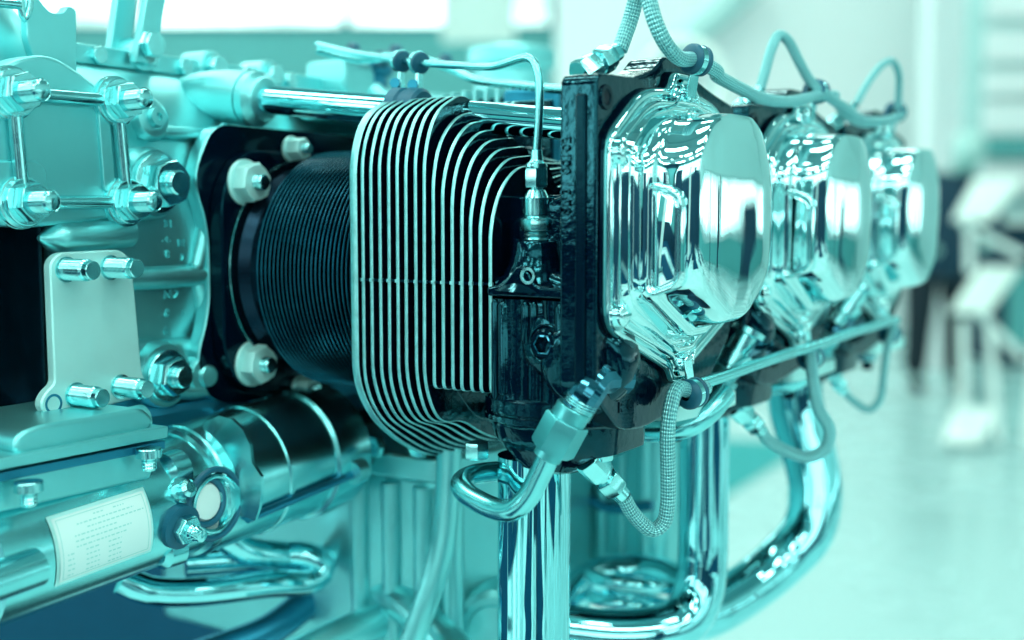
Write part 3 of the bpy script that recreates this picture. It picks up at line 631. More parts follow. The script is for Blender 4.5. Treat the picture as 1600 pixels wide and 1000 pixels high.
c = at(330, 588, x=-182); P('bolt_boss', G().lathe((-196, c.y, c.z), X, [(0, 9.5), (10, 9.2), (12, 8), (12, 5), (13.5, 4), (13.6, .01)], 32), 'cast', parent=case, sharp=30)
# lower lip of the case above the sump
rib([at(240, 600, x=-187), at(300, 612, x=-187), at(350, 600, x=-187), at(400, 618, x=-187), at(440, 625, x=-187)], 3.4)
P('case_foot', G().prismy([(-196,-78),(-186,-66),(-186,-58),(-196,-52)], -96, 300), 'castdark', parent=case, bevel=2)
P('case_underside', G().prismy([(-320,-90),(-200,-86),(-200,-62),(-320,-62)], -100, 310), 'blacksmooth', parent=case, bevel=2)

# ---- governor pad: four-stud frame at the upper left
XG = -180.0
tl, tr, bl, br = at(22, 145, x=XG), at(185, 158, x=XG), at(38, 316, x=XG), at(200, 316, x=XG)
hump = [at(-60, 352, x=XG), at(-60, 150, x=XG), at(0, 108, x=XG), at(45, 86, x=XG), at(90, 84, x=XG), at(150, 122, x=XG), at(206, 176, x=XG), at(222, 320, x=XG), at(205, 340, x=XG), at(60, 356, x=XG)]
hp2 = [(v.y, v.z) for v in hump][::-1]
gp = P('governor_pad', G().prismx(rpoly(hp2, [4,5,4,4,8,10,10,8,4,4], 4), XG-14, XG-3), 'cast', bevel=1.6, segs=3)
P('pad_rim', G().prismx(rpoly([(v.y, v.z) for v in (at(-40, 346, x=XG), at(60, 348, x=XG), at(204, 332, x=XG), at(212, 300, x=XG), at(203, 176, x=XG), at(150, 150, x=XG), at(-40, 150, x=XG))], 4, 4), XG-14, XG-5.6), 'cast', parent=gp, bevel=1)
P('pad_step', G().prismx(rpoly([(v.y, v.z) for v in (at(-40, 314, x=XG), at(84, 312, x=XG), at(80, 262, x=XG), at(66, 250, x=XG), at(-40, 250, x=XG))], 3, 4), XG-6, XG-2.2), 'cast', parent=gp, bevel=.8)
for a, b in ((tl, tr), (tr, br), (br, bl), (bl, tl)):
    d = along(a, b); P('frame_bar', G().tube([a + d*4 - X*.5, b - d*4 - X*.5], 2.5, 20), 'steel', parent=gp)
P('frame_bar_edge', G().prismx(rpoly([(v.y, v.z) for v in (at(158, 172, x=XG), at(176, 180, x=XG), at(186, 300, x=XG), at(168, 300, x=XG))], 2, 3), XG-4, XG-1.5), 'cast', parent=gp, bevel=.6)
for c in (tl, tr, bl, br):
    P('spring_washer', G().lathe(c - X*4, X, [(0, 9), (.8, 9.4), (1.6, 9.4), (1.8, 8.6), (2.2, 8.6), (2.4, 9.2), (3.4, 9.2), (3.6, 8.4), (4.4, 8.4), (4.6, 7.6)], 32), 'steel', parent=gp, sharp=25)
    nutset('pad_nut', c + X*.4, (1, 0, .02), 12, 5.2, 3.9, 8.5, ENG, wr=8.2)

# ---- lower left mounting plate with four studs
XP = -176.0
q = [(72, 650), (62, 632), (72, 612), (86, 600), (78, 410), (92, 395), (188, 390), (205, 404), (212, 470), (222, 585), (232, 600), (230, 618), (160, 636), (100, 653)]
pl_ = [(at(a, b, x=XP).y, at(a, b, x=XP).z) for a, b in q][::-1]
mp = P('mounting_plate', G().prismx(rpoly(pl_, [4,6,3,3,5,6,6,6,5,5,5,3,4,4][::-1], 5), XP-4, XP), 'plate', bevel=.6)
c = at(84, 631, x=XP); P('plate_hole', G().lathe(c - X*.2, X, [(0, 3.6), (.35, 3.5), (.35, 2.7), (-.3, 2.4), (-.3, .01)], 24, caps=False), 'castdark', parent=mp)  # dark colour stands in for the shade inside the hole
for px, py in ((103, 421), (172, 418), (118, 617), (188, 604)):
    c = at(px, py, x=XP); prf = [(0, 4.6), (.7, 4.6), (.8, 3.9)]; k = 0
    while .8 + k*.7 < 11: prf += [(.8+k*.7+.3, 3.9), (.8+k*.7+.5, 3.65), (.8+k*.7+.7, 3.9)]; k += 1
    prf += [(12, 3.5), (12.2, 3.3), (14.5, 3.3), (14.8, 3.0)]
    P('plate_stud', G().lathe(c, (1, 0, 0), prf, 24), 'steel', parent=mp, sharp=25)
# dark box standing in for the shadow left of the plate, block under it
P('bay_shadow_block', G().box((-300, -200, -66), (-215, -104, 18)), 'barrel', bevel=4, segs=3)
P('nose_case', G().prismy([(-330,-60),(-236,-60),(-236,30),(-214,40),(-196,48),(-196,58),(-214,76),(-228,80),(-330,80)], -260, -104), 'cast', bevel=3, segs=3)
P('bay_shoulder', G().tube([at(60, 372, x=-186), at(100, 372, x=-186), at(150, 368, x=-186), at(200, 362, x=-186)], lambda t: 6*min(1, t*5+.15), 20), 'cast')

# ---- starter motor under the case
sa, sb = at(-60, 880, x=-172), at(520, 690, x=-172); sd = along(sa, sb); Ls = (sb-sa).length
sm = P('starter_motor', G().lathe(sa, sd, [(0, 24), (Ls*.49, 24), (Ls*.495, 25.5), (Ls*.51, 25.5), (Ls*.515, 26.2), (Ls*.69, 26.5), (Ls*.693, 27.3), (Ls*.703, 27.3), (Ls*.706, 26.5), (Ls*.845, 26.7), (Ls*.85, 28.4), (Ls*.89, 28.8), (Ls*.96, 28), (Ls*1.0, 20)], 64), 'satin', sharp=30)
su, sv, _ = frame(sd)
def onst(t, ang, r, up=0):      # point on the starter's skin
    base = sa + sd*(Ls*t); c_, s2 = math.cos(ang), math.sin(ang)
    nrm = (X*c_ + sd.cross(X).normalized()*(-s2) if False else (X*c_ + Zv*s2)); nrm = (nrm - sd*nrm.dot(sd)).normalized()
    return base + nrm*(r+up), nrm
# curved name plate
g = G(); loops = []
for k in range(9):
    ang = math.radians(33 - 58*k/8); loops.append([onst(t, ang, 24.35)[0] for t in (.098, .12, .18, .24, .30, .318)])
g.loft(loops, False, False, close=False)
for k in range(9):
    pass
lab = P('name_plate', g, 'plate', parent=sm)
g = G(); loops = []
for k in range(9):
    ang = math.radians(30 - 52*k/8); loops.append([onst(t, ang, 24.7)[0] for t in (.104, .12, .18, .24, .30, .312)])
g.loft(loops, False, False, close=False); P('paper_label', g, 'label', parent=sm)
g = G()
random.seed(3)
for k in range(11):
    ang = math.radians(25 - 4.2*k); t = .12
    if k == 0: segs_ = [(.19, .215), (.235, .26)]
    elif k < 3: segs_ = [(.15, .28)] if k == 1 else [(.17, .30)]
    elif k > 5: segs_ = [(.12, .135), (.16, .19), (.21, .24)]
    else: segs_ = [(.14, .23 + random.random()*.04)]
    for a, b in segs_:
        x = a
        while x < b:
            wd = .003 + random.random()*.006; x2 = min(b, x+wd)
            n_ = (ang, ang - math.radians(1.0))
            vs = [onst(x, n_[0], 24.8)[0], onst(x2, n_[0], 24.8)[0], onst(x2, n_[1], 24.8)[0], onst(x, n_[1], 24.8)[0]]
            g.add(vs, [(0, 1, 2, 3)]); x = x2 + .003
for (ta, tb, a0, a1) in ((.110, .306, 28, 27.4), (.110, .306, -19.4, -20), (.110, .1115, 28, -20), (.3045, .306, 28, -20)):
    for q in range(12):
        t0_, t1_ = (ta + (tb-ta)*q/12, ta + (tb-ta)*(q+1)/12) if tb-ta > .01 else (ta, tb)
        b0_, b1_ = (a0, a1) if tb-ta > .01 else (a0 + (a1-a0)*q/12, a0 + (a1-a0)*(q+1)/12)
        b0_, b1_ = math.radians(b0_), math.radians(b1_)
        g.add([onst(t0_, b0_, 24.8)[0], onst(t1_, b0_, 24.8)[0], onst(t1_, b1_, 24.8)[0], onst(t0_, b1_, 24.8)[0]], [(0, 1, 2, 3)])
P('label_print', g, 'print', parent=sm, smooth=False)
# terminal posts, relay and lugs
c, nn = onst(.385, math.radians(-10), 22)
P('terminal_washer', G().lathe(c, nn, [(0, 8.5), (4, 8.2), (4.2, 7)], 32), 'rubber', parent=sm)
P('terminal_nut', G().hexn(c + nn*4.2, nn, 9.5, 4), 'steel', parent=sm)
P('terminal_post', G().lathe(c + nn*8, nn, [(0, 2.6), (1, 2.9), (2, 2.5), (3, 2.9), (4, 2.5), (6, 2.4), (6.3, 1.8)], 20), 'steel', parent=sm)
c, nn = onst(.40, math.radians(20), 23); P('small_terminal', G().lathe(c, nn, [(0, 5), (2, 4.8), (2.2, 3.4), (6, 3.4), (7, 2)], 24), 'steel', parent=sm)
for tt, an in ((.385, 44), (.365, -48)):
    c, nn = onst(tt, math.radians(an), 20)
    lug = P('mount_lug', G().lathe(c + sd*1, sd, [(0, 5), (2, 7.2), (9, 7.6), (9.6, 6.8)], 28), 'satin', parent=sm, sharp=30)
c0, nn = onst(.455, math.radians(4), 24.6)
P('cable_ring', G().torus(c0, nn, 8.5, 1.3, 32, 8), 'rubber', parent=sm)
P('cable_cap', G().lathe(c0 - nn*2, nn, [(0, 7), (2.6, 6.6), (3.2, 4)], 28), 'label', parent=sm)
for rr_, wd_ in ((13.0, 1.2), (10.4, 1.0)):
    c1_, n1_ = onst(.475, math.radians(0), 25.0); P('crescent_band', G().torus(c1_, n1_, rr_, wd_, 36, 8), 'rubber' if rr_ > 12 else 'satin', parent=sm)

g = G(); loops = []
for k in range(9):
    ang = math.radians(20 - 46*k/8); loops.append([onst(t, ang, 24.6)[0] for t in (.425, .44, .47, .50, .515)])
g.loft(loops, False, False, close=False); P('terminal_shield', g, 'label', parent=sm)
# drive housing fin and guard plate
g = G()
f0, nf = onst(.56, math.radians(60), 23); f1, _ = onst(.56, math.radians(60), 32); 
loops = []
for k in range(10):
    an = math.radians(74 - 92*k/9); h = 25 + 9*math.sin(math.pi*min(1, k/6))**.8 if k < 6 else 25 + 8*(1-(k-6)/6)
    loops.append([onst(.535, an, 24)[0], onst(.556, an, h+3)[0], onst(.564, an, h+3)[0], onst(.61, an, 24)[0]])
g.loft(loops, True, True); P('housing_fin', g, 'satin', parent=sm, sharp=40)
P('through_bolt', G().tube([onst(.56, math.radians(-22), 27.5)[0], onst(.90, math.radians(-14), 29)[0]], 1.7, 12), 'castdark', parent=sm)
c, nn = onst(.90, math.radians(-12), 29); P('through_bolt_lug', G().lathe(c - sd*3, sd, [(0, 5), (7, 5), (8, 3.5)], 20), 'cast', parent=sm)
c, nn = onst(.0, math.radians(0), 26); P('side_tube', G().tube([c - sd*40, c + sd*9.5], 6.2, 24), 'satin', parent=sm)
# starter mounting block
XB = -153.0
def yz(l, x=XB): return [(at(a, b, x=x).y, at(a, b, x=x).z) for a, b in l][::-1]
sbx = P('starter_block', G().prismx(rpoly(yz([(-60, 815), (236, 748), (246, 700), (236, 690), (-60, 745)]), 1.5, 3), -205, XB), 'cast', bevel=1.2, segs=3)
P('block_casting', G().prismx(rpoly(yz([(22, 716), (232, 674), (240, 655), (222, 636), (150, 650), (60, 664), (22, 680)]), 4, 4), -200, XB+.6), 'cast', parent=sbx, bevel=3.0, segs=4)
P('casting_bulge', G().tube([at(70, 690, x=-163), at(150, 672, x=-163), at(222, 655, x=-163)], 5.5, 20), 'cast', parent=sbx)
P('block_flange', G().prismx(rpoly(yz([(-60, 742), (250, 682), (251, 664), (-60, 724)]), .6, 3), -205, XB+4.0), 'cast', parent=sbx, bevel=.6)
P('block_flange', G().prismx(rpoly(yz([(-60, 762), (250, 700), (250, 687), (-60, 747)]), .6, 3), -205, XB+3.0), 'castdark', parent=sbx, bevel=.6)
for px, py in ((44, 752), (232, 700)):
    c = at(px, py, x=-146)
    P('block_bolt', G().lathe(c, -Zv, [(0, 4.4), (.4, 4.6), (3.2, 4.6), (3.3, 2.7), (4, 2.4), (4.6, 2.7), (5.2, 2.4), (5.8, 2.7), (6.4, 2.4), (7, 2.7), (7.6, 2.4), (8, 2.2)], 24), 'steel', parent=sbx, sharp=25)

# ---- nose parts at the top left
c = at(-10, 105, x=-214)
P('nose_dome', G().lathe(c - X*40, (1, 0, .1), [(0, 31), (20, 31), (30, 28), (37, 22), (41, 13), (42.5, 1)], 48), 'cast', sharp=60)
br_ = [(40, -30), (62, 4), (78, 22), (96, 20), (102, 9), (117, 14), (118, 120), (60, 120), (40, 60)]
P('notched_bracket', G().prismx(rpoly([(at(a, b, x=-205).y, at(a, b, x=-205).z) for a, b in br_][::-1], 2.5, 4), -208, -204), 'cast', bevel=.5)
P('top_tube', G().tube([at(-20, 3, x=-200), at(30, 8, x=-200)], 1.6, 12), 'steel')
P('top_wire', G().tube([at(34, -20, x=-200), at(33, 15, x=-200), at(38, 30, x=-200), at(46, 12, x=-200), at(47, -20, x=-200)], 1.3, 12), 'steel')
for (a, b, m) in (((183, 88), (196, -20), -236), ((222, 100), (243, -20), -222)):
    p0 = at(*a, x=m); p1 = at(*b, x=m)
    g = G(); wv = 5.2; g.loft([[p + Vector((dx, dy, 0)) for dx, dy in ((-2, -wv), (2, -wv), (2, wv), (-2, wv))] for p in (p0, p1)]); P('lifting_strap', g, 'cast', bevel=.5)
c = at(232, 70, x=-218); P('strap_bolt', G().hexn(c, X, 9.5, 5), 'steel')

# ---- things along the top centre (blurred)
c = at(570, 140, x=-222)
P('fuel_divider', G().lathe(c - Zv*4, Zv, [(0, 12), (10, 12), (12, 15), (16, 15), (18, 9), (22, 8)], 28), 'castdark')
P('divider_block', G().box((c.x-14, c.y-30, c.z-6), (c.x+12, c.y-6, c.z+12)), 'cast', bevel=2)
for (px, py) in ((545, 80), (590, 92), (612, 82), (690, 96)):
    q = at(px, py, x=-205); P('line_grommet', G().lathe(q, (0.4, 1, 0), [(0, 2), (.5, 4.2), (4, 4.4), (5, 3)], 20), 'rubber')
P('cross_brace', G().tube([at(585, 140, x=-190), at(640, 190, x=-170)], 4, 16), 'cast')
P('top_cover', G().prismy([(-210,74),(-196,62),(-150,62),(-146,66),(-180,74)], 20, 300), 'cast', bevel=2)
q0 = at(800, 90, y=330); 
P('oil_filler', G().lathe(q0 - Zv*40, Zv, [(0, 26), (30, 26), (34, 31), (44, 31), (46, 28)], 32), 'cast')
# pale far half of the cylinder top: fins and plate behind the pushrod tube
g = G(); 
ff = P('rear_fin_block', G().box((-139, 46, 40), (-72, 62, 70)), 'black', bevel=1)
for i in range(11):
    x0 = at(690 + i*17.5, 150, y=45).x; zt = at(690 + i*17.5, 148 - 12*min(1, i/4) , y=45).z
    P('rear_fin', G().box((x0-1.0, 44, 44), (x0+1.0, 60, zt)), ['finedge'], parent=ff, bevel=.3)
P('rear_fin_cap', G().prismx(rpoly([(40, 40), (40, at(830, 136, y=45).z-1), (58, at(830, 136, y=45).z), (62, 40)], 2, 3), at(795, 150, y=45).x, at(880, 150, y=45).x), 'castdark', parent=ff, bevel=2)

# ---- copies of the cylinder for the second and third bays
per_cyl = [o for o in list(sc.collection.objects) if o.parent == ENG and o.name.split('.')[0] in
           ('rocker_cover', 'cylinder_head', 'rocker_box', 'lower_head_body', 'exhaust_port_flange', 'cylinder_barrel', 'base_flange', 'injector_nozzle', 'pushrod_tube', 'elbow_fitting')]
for k in (1, 2):
    for o in per_cyl: dup(o, (0, 130*k, 0))
# intake elbow plates under the heads
for k in (0, 1, 2):
    o = P('intake_flange', G().loft([[Vector((x, y + 130*k, z)) for x, y in rpoly([(-40, 10), (-2, 6), (2, 26), (2, 60), (-40, 60)], 4, 3)] for z in (-58, -52)]), 'plate', bevel=.6)
    c = Vector((-12, 30 + 130*k, -58)); P('flange_nut', G().hexn(c, -Zv, 10, 6), 'steel', parent=o); P('stud_end', G().lathe(c - Zv*6, -Zv, [(0, 3), (5, 3), (5.5, 2.4)], 16), 'barrel', parent=o)

# ---- intake pipes below the cylinders
P('intake_pipe', G().tube([at(905, 652, y=30), at(960, 668, y=24), at(1035, 672, y=22), at(1080, 662, y=24), at(1110, 640, y=30), at(1130, 615, y=40)], 4.8, 20), 'satin')
P('intake_pipe', G().tube([at(1120, 605, y=150), at(1180, 600, y=150), at(1235, 595, y=150), at(1262, 578, y=155)], 5.5, 20), 'satin')

# ---- exhausts of the second and third cylinders, collector
def px_tube(name, L, r, m='tubechrome', seg=32, **k): return P(name, G().tube([at(a, b, y=c) for a, b, c in L], r, seg, step=4), m, **k)
px_tube('exhaust_pipe', [(1102, 610, 96), (1100, 700, 96), (1099, 800, 96), (1098, 870, 96), (1092, 925, 93), (1070, 968, 85), (1020, 988, 72), (950, 992, 58), (880, 985, 45)], 11.2)
px_tube('exhaust_pipe', [(1240, 570, 226), (1245, 640, 226), (1262, 700, 225), (1274, 765, 222), (1262, 830, 215), (1215, 882, 200), (1160, 925, 175), (1110, 955, 150), (1060, 970, 130)], lambda t: 15-2.5*t)
px_tube('exhaust_collector', [(1085, 945, 118), (1065, 912, 130), (1010, 893, 136), (950, 895, 130), (905, 915, 118), (880, 945, 105)], 8.5)
for i, (cx, cy) in enumerate(((985, 908), (985, 940))):
    c = at(cx, cy, y=120); P('coupling_ring', G().torus(c, (0, .25, 1), 20, 3.2, 40, 12), 'tubechrome')

# ---- braided hoses with cushioned clamps
HZ = 3.5
def hose(pts, r=HZ, seg=20): return P('braided_hose', G().tube(pts, r, seg, step=1.5), 'braid')
def fitting(a, b, r=6.2, m='steel'):
    d = along(a, b); a = Vector(a); L_ = (Vector(b)-a).length
    o = P('hose_fitting', G().hexn(a, d, r*2, L_*.40), m)
    P('fitting_neck', G().lathe(a + d*L_*.40, d, [(0, r*.72), (L_*.10, r*.72), (L_*.10+.01, r*.6)], 20), m, parent=o)
    P('fitting_nut', G().hexn(a + d*L_*.50, d, r*1.8, L_*.30, ph=.3), m, parent=o)
    P('fitting_sleeve', G().lathe(a + d*L_*.80, d, [(0, r*.7), (L_*.18, r*.66), (L_*.2, r*.55)], 20), m, parent=o)
    return o
def clamp(c, ax, r, down, x=None):
    ax = Vector(ax).normalized(); c = Vector(c)
    o = P('hose_clamp', G().lathe(c - ax*4.2, ax, [(0, r-.8), (.3, r+1.6), (1.2, r+2.6), (2.6, r+2.8), (3.3, r+2.0), (5.2, r+2.0), (5.9, r+2.8), (7.4, r+2.6), (8.2, r+1.6), (8.5, r-.8)], 36, caps=False), 'rubber', sharp=40)
    P('clamp_band', G().lathe(c - ax*1.2, ax, [(0, r+2.1), (.1, r+2.5), (2.3, r+2.5), (2.4, r+2.1)], 36), 'steel', parent=o)
    f = Vector(down); n = f.normalized()
    st = c + n*(r+1.5); en = c + f
    side = n.cross(ax).normalized()
    g = G(); g.loft([[p + ax*a*2.2 + side*b*.45 for a, b in ((-1,-1),(1,-1),(1,1),(-1,1))] for p in (st, st + n*3, en)]); P('clamp_tab', g, 'steel', parent=o, bevel=.2)
    return o
for k in range(3):
    oy = Vector((0, 130*k, 0)); 
    c = Vector((9, -2, 73.5)) + oy; axc = Vector((.15, 1, 0)) if k else Vector((.35, .9, -.1))
    clamp(c, axc, 2.7, (-2.0, 0, -13))
    c = Vector((9, -2, -45)) + oy; clamp(c, (.2, 1, .1), 2.8, (-2.0, 0, 12))
# upper hose, near loop
hose([at(968, 78, x=-8), at(985, 30, x=-6), at(996, -8, x=-3), at(1004, -20, x=0), at(1012, -6, x=3), at(1024, 35, x=6), at(1040, 68, x=8), at(1060, 90, x=9), Vector((9, -2, 73.5)), Vector((10, 14, 71)), at(1120, 118, y=26), at(1160, 140, y=48), at(1195, 155, y=70), at(1240, 158, y=100), at(1285, 148, y=128), at(1305, 150, y=140)], lambda t: 2.75-.4*t)
fitting(at(905, 118, x=-14), at(966, 80, x=-8), 4.6)
hose([at(1188, 138, y=95), at(1196, 110, y=98), at(1206, 75, y=102), at(1217, 55, y=106), at(1230, 62, y=110), at(1248, 95, y=116), at(1265, 125, y=122), at(1290, 148, y=128), at(1320, 168, y=150), at(1350, 188, y=200), at(1385, 188, y=235), at(1408, 180, y=256)], 2.2)
fitting(at(1150, 175, y=90), at(1190, 138, y=95), 3.6)
hose([at(1338, 162, y=215), at(1356, 130, y=220), at(1378, 102, y=226), at(1394, 96, y=235), at(1404, 115, y=244), at(1404, 150, y=252), at(1402, 178, y=256)], 1.8)
hose([at(1300, 150, y=134), at(1322, 180, y=165), at(1352, 193, y=205), at(1400, 187, y=250)], 2.0)
fitting(at(1295, 200, y=190), at(1335, 165, y=215), 3.4)
# lower hoses
b0 = Vector((9, -2, -45))
hose([b0 + Vector((1, 10, 1)), b0 + Vector((0, 3, 0)), at(1058, 608, x=8), at(1048, 635, x=8), at(1043, 680, x=7), at(1044, 740, x=6), at(1043, 790, x=5), at(1036, 818, x=3), at(1020, 828, x=0), at(1000, 815, x=-3), at(984, 795, x=-5), at(974, 776, x=-6)], 2.75)
fitting(at(918, 718, x=-14), at(974, 776, x=-6), 4.7)
px_tube('support_rod', [(1085, 602, 6), (1130, 588, 30), (1180, 570, 60), (1230, 553, 95), (1272, 541, 126), (1330, 520, 176), (1400, 500, 256)], 2.3, 'satin', 20)
hose([at(1266, 548, y=125), at(1270, 590, y=120), at(1280, 640, y=118), at(1296, 670, y=118), at(1290, 700, y=118), at(1262, 714, y=116), at(1225, 703, y=112), at(1198, 685, y=108), at(1190, 672, y=106)], 2.7)
fitting(at(1150, 636, y=96), at(1192, 676, y=106), 4.4)
hose([at(1398, 505, y=256), at(1386, 545, y=250), at(1380, 590, y=245), at(1374, 625, y=242), at(1358, 640, y=240), at(1335, 628, y=236), at(1318, 612, y=232)], 2.0)
fitting(at(1290, 570, y=224), at(1320, 614, y=232), 4)
# spark plug barrels beneath the heads
for k in (1, 2):
    a = at(1130, 590, y=70) if k == 1 else at(1305, 505, y=200); b = at(1172, 508, y=78) if k == 1 else at(1330, 470, y=205)
    P('spark_plug', G().lathe(a, along(a, b), [(0, 4), (6, 4), (6.1, 7.5), (12, 7.5), (12.1, 5.5), (20, 5.5), (20.5, 8), (23, 8)], 24), 'steel', sharp=30)

# ---- sump and the lower tangle behind
sump = P('oil_sump', G().loft([[Vector((x, y, z)) for x, y in rpoly([(-300, 20), (-120, 20), (-112, 60), (-112, 150), (-300, 150)], 8, 4)] for z in (-190, -96)]), 'cast', bevel=3, segs=3)
P('sump_flange', G().loft([[Vector((x, y, z)) for x, y in rpoly([(-305, 15), (-116, 15), (-107, 60), (-107, 155), (-305, 155)], 8, 4)] for z in (-97, -86)]), 'cast', parent=sump, bevel=1.5)
for px in (560, 610, 660, 705):
    q = at(px, 760, y=19); P('sump_rib', G().lathe((q.x, 20, -188), Zv, [(0, 4.5), (88, 5)], 20), 'cast', parent=sump)
for px in (585, 655): q = at(px, 705, y=12); P('sump_bolt', G().hexn((q.x, 14, q.z+2), -Y, 9, 4), 'steel', parent=sump)
rsp = P('rear_sump', G().box((-130, 150, -180), (-75, 235, -70)), 'cast', bevel=10, segs=4)
for x_ in (-121, -108, -97, -84): P('sump_rib', G().lathe((x_, 149.5, -176), Zv, [(0, 2.5), (50, 3.2), (100, 2.5)], 16), 'cast', parent=rsp)
P('sump_bracket', G().tube([(-128, 147, -120), (-105, 146, -132), (-78, 147, -128)], 2.6, 12), 'castdark', parent=rsp)
px_tube('oil_line', [(702, 690, 5), (699, 780, 3), (690, 860, 0), (670, 930, -4), (640, 1010, -8)], 5.2, 'cast')
px_tube('induction_pipe', [(190, 905, -70), (230, 922, -62), (300, 925, -45), (420, 912, -15), (490, 905, 5), (505, 885, 10), (480, 868, 5), (400, 872, -10), (290, 880, -35)], 6.2, 'tubechrome')
px_tube('induction_pipe', [(345, 835, -30), (385, 860, -20), (450, 868, 0), (540, 880, 30), (640, 930, 60)], 6.5, 'tubechrome')
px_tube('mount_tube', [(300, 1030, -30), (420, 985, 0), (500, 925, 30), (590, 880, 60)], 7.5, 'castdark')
px_tube('mount_tube', [(440, 1040, -30), (540, 990, 0), (650, 950, 40)], 8, 'cast')
px_tube('mount_tube', [(560, 900, 40), (640, 950, 20), (720, 1030, 10)], 9, 'cast')
c = at(770, 980, y=40); P('round_boss', G().lathe(c, (.45, -.85, 0), [(-20, 18), (0, 17), (2, 14), (2, 11), (4, 10.5), (4, 1)], 36), 'cast', sharp=30)
P('carburettor', G().box((-190, 60, -205), (-120, 120, -188)), 'castdark', bevel=4)
for i in range(7):
    q = at(430 + 22*i, 800 + (i % 3)*22, y=60); P('cable_end', G().lathe(q, (1, .3, .1), [(0, 5), (14, 5), (16, 3)], 16), 'barrel' if i % 2 else 'cast')

# ---- display stand under the engine (just below the frame)
st = root('engine_stand', Vector((-.25, .16, 0)), 'plain dark post stand carrying the engine from below the frame', 'stand')
mk('post', G().lathe((-.25, .16, .1), Zv, [(0, .06), (EZ-.30, .06)], 24), 'barrel', st, world=True)
mk('base_plate', G().box((-.65, -.2, .008), (.1, .6, .1)), 'barrel', st, world=True, bevel=.01)
mk('top_plate', G().box((-.36, .08, EZ-.2), (-.14, .26, EZ-.19)), 'barrel', st, world=True)

# ================================================================ PERSON AND LEAFLET STAND
def skin_body(name, chains, mat, parent=None, sub=2):
    """one continuous surface grown over connected joints"""
    vs, es, rs, idx = [], [], [], {}
    for ch in chains:
        prev = None
        for key, co, r in ch:
            if key not in idx: idx[key] = len(vs); vs.append(Vector(co)); rs.append(r)
            if prev is not None: es.append((prev, idx[key]))
            prev = idx[key]
    c = vs[0].copy(); me = bpy.data.meshes.new(name); me.from_pydata([v - c for v in vs], es, []); me.materials.append(M[mat])
    o = bpy.data.objects.new(name, me); sc.collection.objects.link(o); WL[o.name] = c
    sk = o.modifiers.new('skin', 'SKIN'); sk.use_smooth_shade = True
    for i, r in enumerate(rs): me.skin_vertices[0].data[i].radius = r if isinstance(r, tuple) else (r, r)
    me.skin_vertices[0].data[0].use_root = True
    o.modifiers.new('sub', 'SUBSURF').levels = sub; o.modifiers['sub'].render_levels = sub
    if parent: o.parent = parent; o.location = c - WL[parent.name]
    else: o.location = c
    return o
pr0, pf0 = fl(1462, 612)
def HP(r, f, z): return H(pr0 + r, pf0 + f, z)
per = root('person', HP(0, 0, .012), 'person in a dark coat and black trousers standing with head bowed beside the leaflet stand', 'person')
skin_body('body', [
    [('pel', HP(0, 0, .95), (.16, .12)), ('bel', HP(.01, 0, 1.12), (.16, .12)), ('che', HP(.03, -.03, 1.32), (.19, .13)), ('nec', HP(.08, -.08, 1.47), .06), ('hea', HP(.13, -.13, 1.58), (.085, .10)), ('top', HP(.15, -.15, 1.68), (.075, .085))],
    [('pel', 0, 0), ('hl', HP(-.10, 0, .88), .10), ('kl', HP(-.12, -.02, .48), .062), ('al', HP(-.13, .03, .07), .042), ('tl', HP(-.15, -.15, .045), .035)],
    [('pel', 0, 0), ('hr', HP(.10, .02, .88), .10), ('kr', HP(.13, .02, .48), .062), ('ar', HP(.14, .07, .07), .042), ('tr', HP(.17, -.11, .045), .035)],
    [('che', 0, 0), ('sl', HP(-.17, -.02, 1.40), .065), ('el', HP(-.24, -.06, 1.12), .045), ('wl', HP(-.16, -.26, .98), .032), ('pl', HP(-.12, -.33, .96), .035)],
    [('che', 0, 0), ('sr', HP(.21, -.04, 1.40), .065), ('er', HP(.29, -.08, 1.12), .045), ('wr', HP(.20, -.28, 1.00), .032), ('pr', HP(.16, -.35, .99), .035)]], 'skin', per)
skin_body('coat', [
    [('a', HP(.02, 0, .74), (.30, .22)), ('b', HP(.01, 0, 1.0), (.29, .21)), ('c', HP(.02, -.02, 1.2), (.29, .20)), ('d', HP(.04, -.04, 1.36), (.26, .18)), ('e', HP(.06, -.06, 1.45), (.13, .12))],
    [('d', 0, 0), ('sl', HP(-.19, -.02, 1.36), .11), ('el', HP(-.27, -.07, 1.10), .09), ('wl', HP(-.19, -.24, .99), .07)],
    [('d', 0, 0), ('sr', HP(.24, -.04, 1.36), .11), ('er', HP(.32, -.09, 1.10), .09), ('wr', HP(.23, -.26, 1.01), .07)]], 'coat', per)
for s_, n_ in ((-1, 0), (1, .03)):
    skin_body('trouser_leg', [[('h', HP(.11*s_, n_, .86), .125), ('k', HP(.13*s_, n_-.01, .48), .095), ('a', HP(.14*s_, n_+.03, .10), .078)]], 'trouser', per)
    skin_body('shoe', [[('a', HP(.14*s_, n_+.05, .06), .05), ('t', HP(.16*s_, n_-.16, .05), .045)]], 'trouser', per)
mk('hair', G().lathe(HP(.135, -.115, 1.60), Zv, [(-.02, .10), (.04, .108), (.10, .095), (.135, .06), (.15, .005)], 24), 'hair', per, world=True)

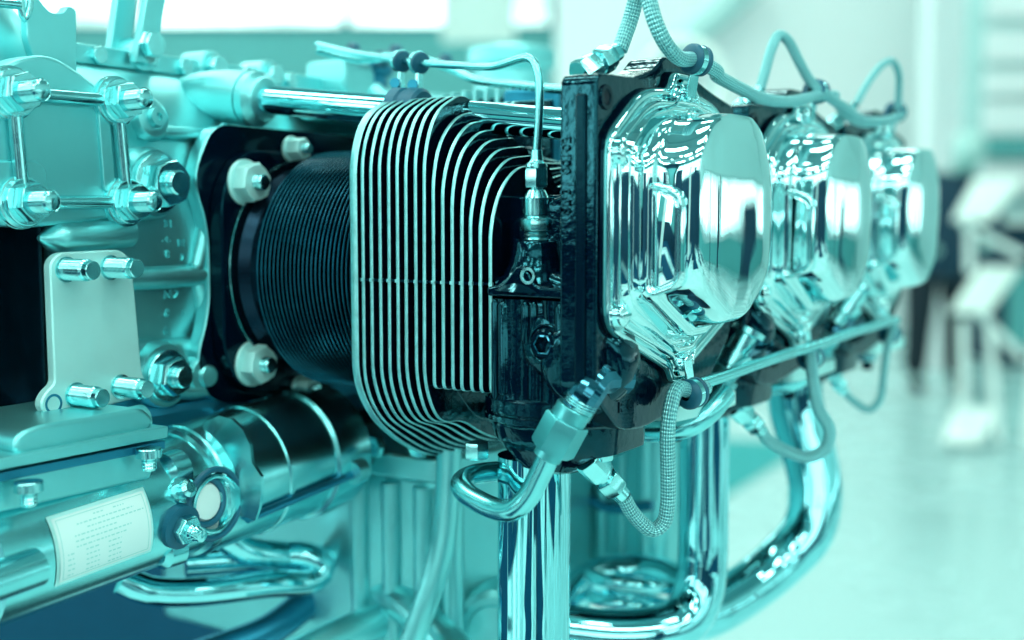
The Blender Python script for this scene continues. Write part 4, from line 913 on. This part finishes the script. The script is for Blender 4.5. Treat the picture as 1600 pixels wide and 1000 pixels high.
cn = root('counter', H(*hp(1620, 450, 9.6)[:2], 0), 'dark blue counter with a pale top behind the leaflet stand at the right edge', 'counter')
k_ = hp(1568, 340, 9.6)
mk('cabinet', hbox(G(), k_[0], k_[0]+2.6, 9.6, 10.3, .008, 1.12), 'coat', cn, world=True, bevel=.01)
mk('worktop', hbox(G(), k_[0]-.06, k_[0]+2.7, 9.5, 10.35, 1.122, 1.17), 'acryl', cn, world=True, bevel=.01)
mk('front_panel', hbox(G(), k_[0]+.05, k_[0]+2.5, 9.56, 9.598, .15, .78), 'wallband', cn, world=True, bevel=.01)
f_s = fl(1520, 700)[1]
rt = fl(1520, 700)
lst = root('leaflet_stand', H(rt[0], rt[1], .005), 'white folding leaflet stand with tilted trays at the right edge', 'leaflet stand')
def qbox(g, a, b, th, w_):
    """bar between two hall points (r, f, z), th thick, w_ wide"""
    A, B = H(*a), H(*b); d = (B-A).normalized(); s_ = d.cross(FH).normalized(); g.loft([[p + s_*i*th/2 + FH*j*w_/2 for i, j in ((-1,-1),(1,-1),(1,1),(-1,1))] for p in (A, B)]); return g
def SP(px, py, df=0): return hp(px, py, f_s + df)
trays = [((1488, 343), (1548, 345), (1600, 280), (1522, 282)), ((1484, 487), (1545, 490), (1596, 418), (1530, 418)), ((1470, 690), (1530, 694), (1560, 640), (1490, 640))]
for i, (a, b, c, d) in enumerate(trays):
    g = G(); lo = [H(*SP(*a, -.12)), H(*SP(*b, -.12)), H(*SP(*c, .18)), H(*SP(*d, .18))]; nn = (lo[1]-lo[0]).cross(lo[3]-lo[0]).normalized()*.012
    g.loft([[p - nn for p in lo], [p + nn for p in lo]]); tr_ = mk('tray', g, 'acryl', lst, world=True, bevel=.003)
    if i < 2:
        for k in range(2):
            t0_, t1_ = .06 + .48*k, .46 + .48*k
            def pp(u, v): return lo[0].lerp(lo[1], u).lerp(lo[3].lerp(lo[2], u), v)
            base = [pp(t0_, .08), pp(t1_, .08), pp(t1_, .92), pp(t0_, .92)]; g = G()
            g.loft([[p + nn*1.05 for p in base], [p + nn*1.35 for p in base]]); mk('leaflet', g, 'leaflet', tr_, world=True)
for a, b in (((1505, 350), (1600, 400)), ((1520, 480), (1600, 560)), ((1505, 500), (1505, 690)), ((1545, 500), (1560, 690)), ((1515, 345), (1515, 425)), ((1560, 700), (1600, 740)), ((1505, 690), (1505, 730)), ((1470, 712), (1560, 716)), ((1640, 300), (1600, 740))):
    mk('stand_bar', qbox(G(), SP(*a), SP(*b), .035, .035), 'acryl', lst, world=True, bevel=.004)
